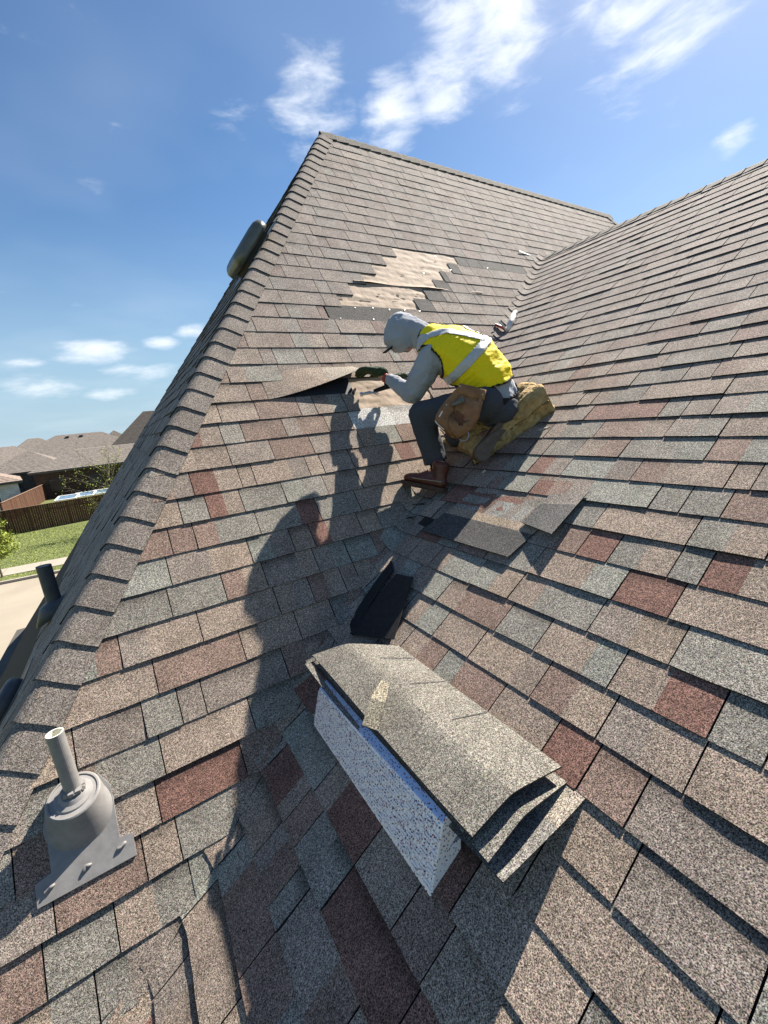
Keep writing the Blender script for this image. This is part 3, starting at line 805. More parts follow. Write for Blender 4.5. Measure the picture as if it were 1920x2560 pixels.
mb = MB(); mb.box(P0, (.20, .022, .005), Matrix.Rotation(.12, 3, 'Y') @ Matrix.Rotation(.9, 3, 'X')); tag(mb.build('loose_flashing_chip', M['pvc'], None), 'small bright sliver stuck under a shingle edge near the upper valley', 'debris')

# ------------------------------------------------------------------ vent pipe near the hip
pipe = empty('vent_pipe', (-.86, -.02, -.03), 'grey painted vent pipe with flashing boot at the lower left of the roof', 'vent pipe')
def make_pipe():
    cA = V((-.838, 0, 0)) + uA * (-.005)           # centre of cone base on slope A
    ex = V((1, 0, 0)); eu = uA; h1 = .006
    F = lambda x, s, h: cA + ex * x + eu * s + nA * h
    mb = MB()
    # flange plate: wide tongue below, rounded above
    out = [(-.135, -.195), (.135, -.195), (.135, -.125), (.098, -.12), (.098, .05), (.07, .10), (.0, .12), (-.07, .10), (-.092, .05), (-.092, -.12), (-.135, -.13)]
    top = [F(x, s, .012 + .002) for x, s in out]; bot = [F(x, s, .0) for x, s in out]
    mb.face(top[::1]); n = len(out)
    for i in range(n): mb.face([bot[i], bot[(i + 1) % n], top[(i + 1) % n], top[i]])
    mb.build('flange', M['rubber'], pipe)
    # dome / cone
    mb = MB(); K = 40; rings = []
    upc = V((0, 0, 1)) ; foot = F(.0, .0, 0); topc = foot + V((0, 0, .098)) + nA * .0
    nt_ = nA.lerp(V((0, 0, 1)), .62).normalized(); tc_ = foot + V((0, -.004, .088))
    def circ(c, n_, r):
        e1 = (V((1, 0, 0)) - n_ * n_.x).normalized(); e2 = n_.cross(e1)
        return [c + e1 * math.cos(2 * math.pi * k / K) * r + e2 * math.sin(2 * math.pi * k / K) * r for k in range(K)]
    base_r, top_r = circ(foot + nA * .010, nA, .094), circ(tc_, nt_, .078)
    for t in (0, .08, .3, .6, .9, 1): rings.append([p.lerp(q, t) + (p - foot).normalized() * (.006 * (1 - min(1, t / .3)) ** 2) for p, q in zip(base_r, top_r)])
    for r, h in ((.074, .004), (.069, .004), (.068, .000), (.056, .001), (.053, .006), (.040, .010), (.030, .020)): rings.append(circ(tc_ + nt_ * h, nt_, r))
    for i in range(len(rings) - 1):
        for k in range(K): mb.face([rings[i][k], rings[i][(k + 1) % K], rings[i + 1][(k + 1) % K], rings[i + 1][k]])
    mb.face(rings[-1])
    o = mb.build('rubber_boot', M['rubber'], pipe, smooth=True, weld=True)
    es = o.modifiers.new('e', 'EDGE_SPLIT'); es.split_angle = math.radians(26)
    # the pipe itself, open at the top
    P0 = foot + V((.004, 0, .08)); P1 = P0
    P1 = V((P0.x, P0.y, 0)) + V((0, 0, P0.z + .255))
    mb = MB(); mb.tube([P0, P1], [.0245, .0245], 32, cap=False); mb.tube([P1, P1 - V((0, 0, .12))], [.0205, .0205], 32, cap=False, mi=1)
    K = 32
    for k in range(K):
        a0, a1 = 2 * math.pi * k / K, 2 * math.pi * (k + 1) / K
        mb.face([P1 + V((math.cos(t) * r, math.sin(t) * r, 0)) for t, r in ((a0, .0205), (a0, .0245), (a1, .0245), (a1, .0205))], (1, 1, 1), 1)
    mb.build('pipe', [M['pvc'], M['pvc_in']], pipe, smooth=False)
    # sealant
    mb = MB(); rg = random.Random(3)
    for i in range(26):
        t = 2 * math.pi * i / 26; c = foot + V((.004, 0, .107)) + V((math.cos(t) * .028, math.sin(t) * .028, rg.uniform(-.002, .006)))
        mb.box(c, (.009 + rg.random() * .006,) * 3, Matrix.Rotation(rg.random() * 3, 3, 'X'))
    mb.build('sealant_bead', M['pvc'], pipe)
    for (x, s) in ((.10, -.155), (-.0, -.16), (-.10, -.165)):
        mb = MB(); rg = random.Random(int(x * 100) + 50)
        pts = [F(x + .007 * i + rg.uniform(-.003, .003) - .016, s + .003 * i + rg.uniform(-.005, .005), .016) for i in range(5)]
        mb.tube(pts, [.003, .0065, .005, .007, .003], 7); mb.build('sealant_blob', M['rubber'], pipe, smooth=True)
make_pipe()

# things on the far slope L
def box_vent():
    c = V((.765, 2.06, cL * .765 + kL)) + nL * .0
    # slide so that it sits on slope L
    root = empty('box_vent', c, 'grey metal box vent sticking out beyond the hip against the sky', 'roof vent')
    ex, ey, n = uL, V((0, 1, 0)), nL
    mb = MB(); K = 10
    # rounded hood: stadium in plan, domed
    def ring(h, sx, sy, r): 
        pts = []
        for cx, cy, a0 in ((1, 1, 0), (-1, 1, 90), (-1, -1, 180), (1, -1, 270)):
            for i in range(7):
                t = math.radians(a0 + i * 15); pts.append(c + ex * (cx * (sx - r) + r * math.cos(t)) + ey * (cy * (sy - r) + r * math.sin(t)) + n * h)
        return pts
    R_ = [ring(.045, .19, .19, .07), ring(.05, .205, .205, .08), ring(.095, .205, .205, .08), ring(.12, .19, .19, .08), ring(.135, .165, .165, .07), ring(.14, .12, .12, .05)]
    m_ = len(R_[0])
    for i in range(len(R_) - 1):
        for k in range(m_): mb.face([R_[i][k], R_[i][(k + 1) % m_], R_[i + 1][(k + 1) % m_], R_[i + 1][k]])
    mb.face(R_[-1]); mb.face(R_[0][::-1])
    mb.build('hood', M['vent'], root, smooth=True, weld=True)
    mb = MB(); mb.box(c + n * .025, (.30, .30, .06), Matrix((ex, ey, n)).transposed()); mb.build('throat', M['fascia'], root)
    mb = MB(); mb.box(c + n * .009, (.5, .5, .006), Matrix((ex, ey, n)).transposed()); mb.build('flange', M['vent'], root)
box_vent()
def far_pipe(x, y, h, r, label):
    base = V((x, y, cL * x + kL)); root = empty('far_vent_pipe', base, label, 'vent pipe')
    mb = MB(); mb.tube([base, base + V((0, 0, h))], [r, r], 20, cap=False); mb.tube([base + V((0, 0, h)), base + V((0, 0, h - .1))], [r * .85] * 2, 20)
    mb.build('pipe', M['dkpipe'], root)
    mb = MB(); mb.tube([base + nL * .004, base + nL * .05 + V((0, 0, .03))], [.14, .05], 20); mb.build('flashing', M['dkpipe'], root, smooth=True)
far_pipe(-1.02, 1.60, .30, .04, 'dark vent pipe standing beyond the hip against the street')
c = V((-1.19, 1.0, cL * -1.19 + kL)); root = empty('low_vent', c, 'bluish grey low roof vent cut off by the left edge of the photo', 'roof vent')
mb = MB(); mb.tube([c, c + nL * .05, c + nL * .065, c + nL * .07], [.11, .11, .09, .03], 24); mb.build('hood', M['dkpipe'], root, smooth=True)
mb = MB(); mb.box(c + nL * .006, (.32, .32, .006), Matrix((uL, V((0, 1, 0)), nL)).transposed()); mb.build('flange', M['dkpipe'], root)

# caulk gun lying in the valley
def caulk_gun():
    c = at(1272, 820, 4.0)
    root = empty('caulk_gun', c, 'caulking gun with red handle lying in the upper valley', 'caulking gun')
    def S(u, v, dz=0): return at(u, v, 4.02 + dz)
    A0, B0 = S(1284, 787), S(1268, 828, -.08)
    mb = MB(); mb.tube([A0, B0], [.028, .028], 14); mb.build('cartridge', M['alu'], root, smooth=True)
    mb = MB(); mb.tube([B0, S(1262, 842, -.1)], [.012, .004], 8); mb.tube([B0, S(1264, 850, -.08)], .004, 6); mb.tube([S(1264, 845, -.08), S(1276, 843, -.1)], .004, 6); mb.build('rod', M['steel'], root)
    mb = MB(); mb.tube([B0 + V((0, 0, .01)), S(1255, 818, -.06), S(1238, 811, -.05)], [.018, .014, .012], 8); mb.build('handle', M['red'], root)
    mb = MB(); mb.tube([B0, S(1256, 812, -.1), S(1247, 803, -.1)], [.012, .01, .008], 8); mb.build('trigger', M['alu'], root)
    mb = MB(); mb.tube([A0, S(1288, 783, .02)], [.03, .03], 14); mb.tube([S(1288, 792), S(1293, 795), S(1290, 802)], .006, 6); mb.build('front_cap', M['alu'], root)
caulk_gun()

# ------------------------------------------------------------------ foam cushion
def foam():
    root = None
    bm = bmesh.new()
    n1, n2, n3 = 44, 34, 12
    e1 = V((.93, -.36, 0)).normalized(); e1 = (e1 - nB * e1.dot(nB)).normalized(); e2 = nB.cross(e1).normalized()
    o = V((1.335, .225, bz(1.335)))
    L, W, T = .56, .30, .125
    vmap = {}
    def P(i, j, k):
        x, y, z = i / n1, j / n2, k / n3
        # the slab bends: left part flattened under the knee and runs away from the viewer
        th = T * (.58 + .80 * min(1, x * 1.25))
        wid = W * (1.75 - .9 * min(1, x * 1.8))
        xx = x * L + .02 * math.sin(y * 5) - (.06 * (1 - y) * (x > .9)) * 0
        p = o + e1 * xx + e2 * (y * wid) + nB * (.004 + z * th + .03 * max(0, x - .6) * z)
        nz = noise.noise_vector(p * 9) * .022 + noise.noise_vector(p * 30) * .009 + noise.noise_vector(p * 75) * .004
        if k == 0: nz = nz * .2
        # rounded ends
        ex = min(x, 1 - x); ey = min(y, 1 - y)
        if z > .5: p -= nB * (.02 * max(0, 1 - ex * 12) + .02 * max(0, 1 - ey * 10))
        return p + nz
    def vert(i, j, k):
        if (i, j, k) not in vmap: vmap[(i, j, k)] = bm.verts.new(P(i, j, k))
        return vmap[(i, j, k)]
    for i in range(n1):
        for j in range(n2):
            bm.faces.new([vert(i, j, n3), vert(i + 1, j, n3), vert(i + 1, j + 1, n3), vert(i, j + 1, n3)])
            bm.faces.new([vert(i, j, 0), vert(i, j + 1, 0), vert(i + 1, j + 1, 0), vert(i + 1, j, 0)])
    for i in range(n1):
        for k in range(n3):
            bm.faces.new([vert(i, 0, k), vert(i + 1, 0, k), vert(i + 1, 0, k + 1), vert(i, 0, k + 1)]); bm.faces.new([vert(i, n2, k), vert(i, n2, k + 1), vert(i + 1, n2, k + 1), vert(i + 1, n2, k)])
    for j in range(n2):
        for k in range(n3):
            bm.faces.new([vert(0, j, k), vert(0, j, k + 1), vert(0, j + 1, k + 1), vert(0, j + 1, k)]); bm.faces.new([vert(n1, j, k), vert(n1, j + 1, k), vert(n1, j + 1, k + 1), vert(n1, j, k + 1)])
    me = bpy.data.meshes.new('foam_cushion'); bm.to_mesh(me); bm.free()
    me.polygons.foreach_set('use_smooth', [True] * len(me.polygons))
    o_ = link('foam_cushion', me, M['foam'])
    tag(o_, 'thick torn block of yellow foam the worker kneels on', 'foam cushion')
foam()
# ------------------------------------------------------------------ the worker
def hitp(u, v, n, d=0.0):
    r = pix_dir(u, v); C = V(CAM); return C + r * ((d - n.dot(C)) / n.dot(r))

def blob(sph, voxel, smooth=4, wrinkle=None, name='m'):
    bm = bmesh.new()
    for c, r, basis in sph:
        r = V((r, r, r)) if isinstance(r, (int, float)) else V(r)
        mtx = Matrix.Translation(c) @ ((basis or Matrix.Identity(3)).to_4x4()) @ Matrix.Diagonal((r.x, r.y, r.z, 1))
        bmesh.ops.create_icosphere(bm, subdivisions=2, radius=1.0, matrix=mtx)
    me = bpy.data.meshes.new(name); bm.to_mesh(me); bm.free()
    o = bpy.data.objects.new('tmp', me); COL.objects.link(o)
    rm = o.modifiers.new('r', 'REMESH'); rm.mode = 'VOXEL'; rm.voxel_size = voxel; rm.adaptivity = 0
    sm = o.modifiers.new('s', 'SMOOTH'); sm.factor = .5; sm.iterations = smooth
    dg = bpy.context.evaluated_depsgraph_get(); out = bpy.data.meshes.new_from_object(o.evaluated_get(dg)); out.name = name
    bpy.data.objects.remove(o); bpy.data.meshes.remove(me)
    if wrinkle:
        nr = [v.normal.copy() for v in out.vertices]
        for v, n in zip(out.vertices, nr): v.co += n * wrinkle(v.co)
    out.polygons.foreach_set('use_smooth', [True] * len(out.polygons)); out.update()
    return out
def seg(p, rp, q, rq, n=8, basis=None):
    out = []
    for i in range(n + 1):
        t = i / n
        if isinstance(rp, (int, float)): r = rp + (rq - rp) * t
        else: r = V(rp).lerp(V(rq), t)
        out.append((p.lerp(q, t), r, basis))
    return out
def chain(pts, n=7):
    out = []
    for (p, rp), (q, rq) in zip(pts[:-1], pts[1:]): out += seg(p, rp, q, rq, n)
    return out
def carve(me, keep):
    bm = bmesh.new(); bm.from_mesh(me)
    dead = [f for f in bm.faces if not keep(f.calc_center_median())]
    bmesh.ops.delete(bm, geom=dead, context='FACES'); bm.to_mesh(me); bm.free(); return me
def shell(me, name, keep, off, mat, parent, solid=.002):
    """a cloth piece lying on another: the chosen faces, pushed out and given thickness"""
    m2 = me.copy(); nr = [v.normal.copy() for v in m2.vertices]
    for v, n in zip(m2.vertices, nr): v.co += n * off
    carve(m2, keep); m2.materials.clear()
    o = link(name, m2, mat, parent)
    s = o.modifiers.new('t', 'SOLIDIFY'); s.thickness = solid; s.offset = 1
    return o
def plane(p, q, ax):
    n = (q - p).cross(ax).normalized(); return lambda x: n.dot(x - p)

ZC = 2.60
Sn, Sf = at(1080, 895, 2.50), at(1125, 842, 2.83)
lat = (Sn - Sf).normalized()
pel = at(1240, 1000, 2.52); w1 = at(1218, 948, 2.50); w2 = at(1180, 908, 2.50); ch = at(1130, 878, 2.56); nk = at(1080, 856, 2.60)
def tb(p, q):                                   # basis: x = lateral, y = out of the back, z = along the spine
    z = (q - p).normalized(); x = (lat - z * lat.dot(z)).normalized(); y = z.cross(x); return Matrix((x, y, z)).transposed()
person = empty('person', hitp(1090, 1228, nB), 'worker in yellow safety vest and grey hood kneeling in the roof valley', 'person')
def torso(g=0.0, low=True):
    s = []
    pts = [(pel, (.175, .135, .12)), (w1, (.170, .135, .10)), (w2, (.190, .150, .10)), (ch, (.195, .135, .10)), (nk, (.12, .09, .08))]
    for (p, r), (q, r2) in zip(pts[:-1], pts[1:]):
        bs = tb(p, q)
        s += seg(p, [x + g for x in r], q, [x + g for x in r2], 5, bs)
    return s
hipn, hipf = at(1215, 1008, 2.42), at(1245, 998, 2.68)
kn = at(1052, 1035, 2.57); an = at(1088, 1150, 2.63)
kf = at(1140, 1090, 2.76); af = at(1238, 1082, 2.66)
En, Wn, Hn = at(1032, 985, 2.63), at(975, 950, 2.74), at(937, 928, 2.80)
Ef, Wf, Hf = at(1055, 945, 2.86), at(1018, 944, 2.87), at(985, 944, 2.87)
hc = at(1004, 833, 2.62); fd = (at(982, 893, 2.62) - hc).normalized()
hb_x = lat.copy(); hb_z = fd; hb_x = (hb_x - hb_z * hb_x.dot(hb_z)).normalized(); hb_y = hb_z.cross(hb_x); HB = Matrix((hb_x, hb_y, hb_z)).transposed()
if HB.col[1].dot(at(950, 810, 2.6) - hc) < 0: HBs = -1
else: HBs = 1
up_h = HB.col[1] * HBs                          # crown side

# body (skin): one continuous surface
bs = [(hc, (.075, .10, .088), HB), (hc + fd * .03 - up_h * .02, (.062, .085, .075), HB), (hc + fd * .095 - up_h * .015, .014, None), (hc + fd * .085 + up_h * .004, .011, None),
      (hc + fd * .07 - up_h * .07, (.035, .03, .03), HB), (hc + fd * .088 - up_h * .042, (.022, .008, .008), HB),
      (hc + lat * .076 - up_h * .01, (.012, .03, .02), HB), (hc - lat * .076 - up_h * .01, (.012, .03, .02), HB)]
bs += seg(hc - up_h * .05, .055, nk, .062, 5)
bs += torso(-.035)
for S_, E_, W_, H_ in ((Sn, En, Wn, Hn), (Sf, Ef, Wf, Hf)): bs += chain([(S_, .055), (E_, .042), (W_, .028), (H_, .024)], 6)
for h_, k_, a_ in ((hipn.lerp(kn, .15), kn, an), (hipf, kf, af)): bs += chain([(h_, .07), (k_, .055), (a_, .04)], 6)
me = blob(bs, .011, 2, name='body')
link('body', me, M['skin'], person)
for sgn in (-1, 1):
    e = hc + fd * .083 + lat * (.03 * sgn) + up_h * .012
    mb = MB(); mb.tube([e - fd * .004, e + fd * .004], [.012, .009], 10); mb.build('eye', M['white'], person, smooth=True)
    mb = MB(); mb.tube([e + fd * .004, e + fd * .006], [.005, .004], 8); mb.build('pupil', M['black'], person)
# hoodie
def wrk(p):
    return .009 * noise.noise(p * 15) + .0045 * noise.noise(p * 42) + .004 * abs(noise.noise(V((p.x * 24, p.y * 24, p.z * 60))))
hs = torso(0) + chain([(Sn + lat * -.02, .088), (Sn.lerp(En, .45), .082), (En, .066)], 7) + chain([(En, .064), (En.lerp(Wn, .5), .055), (Wn, .038)], 7)
hs += chain([(Sf, .085), (Ef, .062), (Wf, .038)], 7)
# folds at the elbow
for i in range(4):
    c = En.lerp(Sn, .10 + .13 * i); hs.append((c + (at(1060, 960, 2.5) - c).normalized() * .012, .067 + .004 * (i % 2), None))
me = blob(hs, .0085, 3, wrk, 'hoodie')
pp = plane(at(1170, 1052, 2.5), at(1292, 1012, 2.5), lat); sg = 1 if pp(ch) > 0 else -1
hoodie_me = me
carve(me, lambda c: pp(c) * sg > 0)
o = link('hoodie', me, M['gray'], person); s = o.modifiers.new('t', 'SOLIDIFY'); s.thickness = .003
# hood
hd_s = [(hc, (.108, .116, .112), HB), (hc + fd * .045, (.100, .108, .085), HB), (hc - fd * .03 + up_h * .015, (.098, .10, .10), HB)]
hd_s += seg(hc - up_h * .05 - fd * .03, .088, nk + (ch - nk) * .1, .085, 6)
me = blob(hd_s, .0075, 4, lambda p: .005 * noise.noise(p * 20) + .004 * abs(noise.noise(p * 45)), 'hood')
me = carve(me, lambda c: not (fd.dot(c - hc) > .082 and abs(lat.dot(c - hc)) < .085 and up_h.dot(c - hc) < .085 and up_h.dot(c - hc) > -.105))
o = link('hood', me, M['gray'], person); s = o.modifiers.new('t', 'SOLIDIFY'); s.thickness = .005
# cap brim under the hood
mb = MB(); g = []
bdir = (fd * .55 + up_h * .45).normalized(); bdir = (at(962, 876, 2.6) - at(984, 860, 2.6)).normalized()
for j in range(5):
    r = j / 4; row = []
    for i in range(9):
        q = (i - 4) / 4; row.append(at(984, 861, 2.6) + bdir * (.085 * r * (1 - .45 * q * q)) + lat * (q * .075) - up_h * (.012 * q * q))
    g.append(row)
slab(mb, g, .005, up_h, mi_top=0, mi_side=0); mb.build('cap_brim', M['black'], person, smooth=False, weld=True)
# vest
vest_me = blob(torso(.017) + chain([(Sn - lat * .05, .088), (Sf + lat * .05, .088)], 6), .0065, 4, lambda p: .011 * noise.noise(V(((p - pel).dot((nk - pel).normalized()) * 14, (p - pel).dot(lat) * 5, p.z * 5))) + .006 * abs(noise.noise(V(((p - pel).dot((nk - pel).normalized()) * 26 + p.z * 12, (p - pel).dot(lat) * 7, 2)))), 'safety_vest')
hem = plane(at(1103, 972, 2.50), at(1285, 926, 2.5), lat); hs_ = 1 if hem(ch) > 0 else -1
nkp = plane(at(1066, 800, 2.6), at(1040, 880, 2.6), lat); ns_ = 1 if nkp(pel) > 0 else -1
an_dir = (En - Sn).normalized()
def arm_d(c):
    r = []
    for S_, sg_ in ((Sn, 1), (Sf, -1)):
        d = c - (S_ + lat * (.02 * sg_)); d2 = d - lat * d.dot(lat)
        r.append(d2.length if d.dot(lat) * sg_ > -.075 else 9)
    return min(r)
ac = at(1066, 918, 2.50)
def arm_ok(c, pad=0):
    for S_, sg_ in ((Sn, 1), (Sf, -1)):
        cc = ac if sg_ > 0 else ac - lat * (ac - Sf).dot(lat) * 1.0
        d = c - cc; l = d.dot(lat) * sg_; d2 = (d - lat * d.dot(lat)).length
        if l > -.10 and d2 < .108 + pad: return False
    return True
inv = lambda c: hem(c) * hs_ > 0 and nkp(c) * ns_ > 0 and arm_ok(c)
vbase = vest_me.copy(); carve(vest_me, inv)
o = link('safety_vest', vest_me, M['vest'], person); s = o.modifiers.new('t', 'SOLIDIFY'); s.thickness = .003
# black binding at hem, armholes and neck
shell(vbase, 'vest_binding', lambda c: hem(c) * hs_ > 0 and nkp(c) * ns_ > 0 and arm_ok(c) and (hem(c) * hs_ < .009 or not arm_ok(c, .010) or nkp(c) * ns_ < .008), .003, M['black'], person)
# reflective band round the body and two straps over the back
b0 = plane(at(1110, 968, 2.4), at(1205, 862, 2.4), lat)
shell(vbase, 'reflective_band', lambda c: inv(c) and abs(b0(c)) < .026, .0045, M['refl'], person, .001)
bn = 1 if b0(ch) > 0 else -1
def strap(c):
    l = (c - ch).dot(lat); return inv(c) and b0(c) * bn > .024 and (abs(l - .085 - 0 * l) < .026 or abs(l + .085) < .026)
shell(vbase, 'reflective_strap', lambda c: strap(c) and (c - ch).dot(lat) > 0, .0045, M['refl'], person, .001)
shell(vbase, 'reflective_strap', lambda c: strap(c) and (c - ch).dot(lat) < 0, .0045, M['refl'], person, .001)
# belt
bt = plane(at(1205, 992, 2.45), at(1286, 978, 2.5), lat); bt2 = plane(at(1190, 1004, 2.5), at(1290, 988, 2.6), lat)
shell(blob(torso(.008), .008, 3), 'belt', lambda c: abs(bt(c)) < .026, .002, M['black'], person, .004)
# trousers
tr = [(pel + (pel - w1) * .55, (.168, .132, .09), tb(pel, w1)), (pel, (.160, .120, .03), tb(pel, w1)), (at(1258, 1024, 2.46), .098, None), (at(1268, 1018, 2.62), .098, None)]
tr += chain([(hipn, .108), (hipn.lerp(kn, .5), .10), (kn, .080)], 9) + chain([(kn, .080), (kn.lerp(an, .4), .082), (an, .078)], 8)
tr += chain([(hipf, .108), (kf, .078)], 9) + chain([(kf, .075), (af, .062)], 7)
me = blob(tr, .0085, 3, lambda p: .006 * noise.noise(p * 14) + .004 * abs(noise.noise(V((p.x * 20, p.y * 20, p.z * 45)))), 'trousers')
tp = plane(at(1190, 1008, 2.45), at(1288, 996, 2.5), lat); ts_ = 1 if tp(at(1250, 1060, 2.6)) > 0 else -1
hemn = (an - kn).normalized()
carve(me, lambda c: not ((c - an).dot(hemn) > .012 and (c - an).length < .14 and (c - kn).length > .2))
o = link('trousers', me, M['jean'], person); s = o.modifiers.new('t', 'SOLIDIFY'); s.thickness = .003

# boots
def boot(heel, toe, upv, ankle, flip=False, label=None):
    L = (toe - heel).length; e1 = (toe - heel).normalized(); e3 = (upv - e1 * upv.dot(e1)).normalized(); e2 = e3.cross(e1)
    B = Matrix((e1, e2, e3)).transposed(); S = L / .30
    root_s = []
    def p(x, y, z): return heel + e1 * x * S + e2 * y * S + e3 * z * S
    root_s += seg(p(.045, 0, .052), V((.045, .036, .042)) * S, p(.12, 0, .055), V((.05, .039, .042)) * S, 4, B)
    root_s += seg(p(.12, 0, .055), V((.05, .04, .040)) * S, p(.23, 0, .046), V((.055, .048, .033)) * S, 5, B)
    root_s += [(p(.25, 0, .042), V((.048, .045, .028)) * S, B)]
    root_s += seg(p(.055, 0, .06), V((.044, .037, .04)) * S, p(.060, 0, .150), V((.056, .046, .03)) * S, 5, B)
    root_s += seg(p(.09, 0, .09), V((.04, .034, .03)) * S, p(.15, 0, .075), V((.04, .036, .025)) * S, 4, B)
    me = blob(root_s, .006, 3, lambda q: .0015 * noise.noise(q * 60) + .002 * noise.noise(q * 25), 'boot'); ob = link('boot', me, M['boot'], person)
    if label: ob['label'] = label
    # sole
    mb = MB(); out = [(-.006, .0), (.0, .025), (.02, .036), (.07, .034), (.12, .034), (.18, .045), (.235, .05), (.275, .04), (.298, .015), (.298, -.015), (.275, -.04), (.235, -.048), (.18, -.04), (.12, -.032), (.07, -.033), (.02, -.036), (.0, -.025)]
    tp_ = [p(x, y * 1.06, .024) for x, y in out]; bt_ = [p(x, y * 1.06, -.004 + (.012 if .09 < x < .14 else 0)) for x, y in out]
    n = len(out); mb.face(tp_); mb.face(bt_[::-1])
    for i in range(n): mb.face([bt_[i], bt_[(i + 1) % n], tp_[(i + 1) % n], tp_[i]])
    mb.build('sole', M['sole'] if label else M['sole_dark'], ob)
    mb = MB()
    for i in range(6):
        x = .105 + i * .016; z = .118 - i * .008
        mb.tube([p(x, -.026, z - .004), p(x + .006, 0, z + .010 - .001 * i), p(x, .026, z - .004)], .0028, 5)
    mb.build('lace', M['leather_dark'], ob)
    mb = MB(); mb.tube([p(.255 + .0 , .036, .046), p(.20, .047, .05), p(.14, .043, .052), p(.02, .036, .06)], .0016, 4); mb.tube([p(.255, -.036, .046), p(.20, -.047, .05), p(.14, -.043, .052), p(.02, -.036, .06)], .0016, 4)
    mb.build('seam', M['thread'], ob)
    return ob
def surf(u, v):
    p, q = hitp(u, v, nA), hitp(u, v, nB); return p if (p - V(CAM)).length < (q - V(CAM)).length else q
hl = surf(1114, 1236) + V((0, 0, .012)); te = surf(1008, 1212) + V((0, 0, .012))
boot(hl, te, (at(1090, 1100, 2.53) - at(1090, 1200, 2.55)), an)
mb = MB(); mb.tube([at(1093, 1150, 2.62), at(1095, 1182, 2.615)], [.05, .045], 14); mb.build('sock', M['black'], person, smooth=True)
hl2 = at(1258, 1062, 2.44); te2 = at(1196, 1148, 2.36)
boot(hl2, te2, (at(1210, 1070, 2.75) - at(1225, 1100, 2.48)), af, label='boot of the folded leg, sole turned to the viewer')

# gloves: palm, four fingers, thumb
def glove(palm, fdir, nrm, S=1.0, curl=.9, tsign=1, label=None):
    fdir = fdir.normalized(); nrm = (nrm - fdir * nrm.dot(fdir)).normalized(); side = nrm.cross(fdir)
    s = seg(palm - fdir * .045 * S, V((.03, .03, .03)) * S, palm, V((.038, .036, .024)) * S, 3)
    sp = seg(palm - fdir * .035 * S, V((.036, .03, .022)) * S, palm + fdir * .02 * S, V((.042, .036, .02)) * S, 4, Matrix((side, fdir, nrm)).transposed())
    s = sp + seg(palm - fdir * .07 * S, .027 * S, palm - fdir * .03 * S, .029 * S, 3)
    for i, (o_, ln) in enumerate(((-.031, .062), (-.010, .072), (.011, .068), (.031, .052))):
        p = palm + side * o_ * S + fdir * .03 * S; d = fdir + side * (o_ * 1.5); d.normalize(); ax = side
        pts = [(p, .0105 * S)]; ang = 0
        for j, fr in enumerate((.42, .33, .25)):
            ang += curl * (.35, .6, .5)[j]
            dd = (d * math.cos(ang) - nrm * math.sin(ang)).normalized(); p = p + dd * ln * fr * S; pts.append((p, (.0100, .0093, .0085)[j] * S))
        s += chain(pts, 4)
    p = palm - fdir * .02 * S - side * .034 * S * tsign
    pts = [(p, .013 * S), (p - side * .024 * S * tsign + fdir * .02 * S - nrm * .008, .011 * S), (p - side * .020 * S * tsign + fdir * .05 * S - nrm * .022, .0095 * S)]
    s += chain(pts, 4)
    me = blob(s, .0042, 2, lambda q: .0012 * noise.noise(q * 70), 'glove'); ob = link('glove', me, M['glove'], person)
    if label: ob['label'] = label
    return ob
glove(at(930, 927, 2.80), at(893, 922, 2.84) - at(934, 927, 2.78), at(925, 885, 2.80) - at(925, 925, 2.80), 1.3, .75, 1, 'dark green glove pinching the lifted shingle')
mb = MB(); mb.tube([at(961, 944, 2.755), at(966, 946, 2.75)], [.031, .031], 16); mb.build('red_cuff', M['red'], person, smooth=True)
glove(at(985, 945, 2.86), at(955, 950, 2.88) - at(1005, 944, 2.85), at(985, 900, 2.86) - at(985, 945, 2.86), 1.08, 1.5, 1, 'dark green glove holding the hammer')

# hammer in the far hand
ham = empty('hammer', at(975, 962, 2.83), 'hammer with black handle held over the bare underlayment in the far gloved hand', 'hammer')
mb = MB(); mb.tube([at(1045, 938, 2.85), at(985, 961, 2.83), at(935, 978, 2.81)], [.021, .020, .013], 10); mb.build('handle', M['black'], ham, smooth=True)
hp = at(918, 983, 2.80); hx = (at(900, 986, 2.80) - at(935, 979, 2.80)).normalized()
mb = MB(); mb.tube([hp + hx * .05, hp + hx * .032, hp + hx * .03, hp - hx * .012, hp - hx * .02, hp - hx * .045], [.015, .015, .010, .012, .011, .006], 12); mb.build('head', M['steel'], ham, smooth=False)
mb = MB(); dn_ = V((0, 0, -1))
for t in (-1, 1): mb.tube([hp - hx * .03 + lat * (.006 * t), hp - hx * .055 + dn_ * .006 + lat * (.01 * t), hp - hx * .075 + dn_ * .022 + lat * (.013 * t)], [.007, .006, .002], 6)
mb.build('claw', M['steel'], ham)

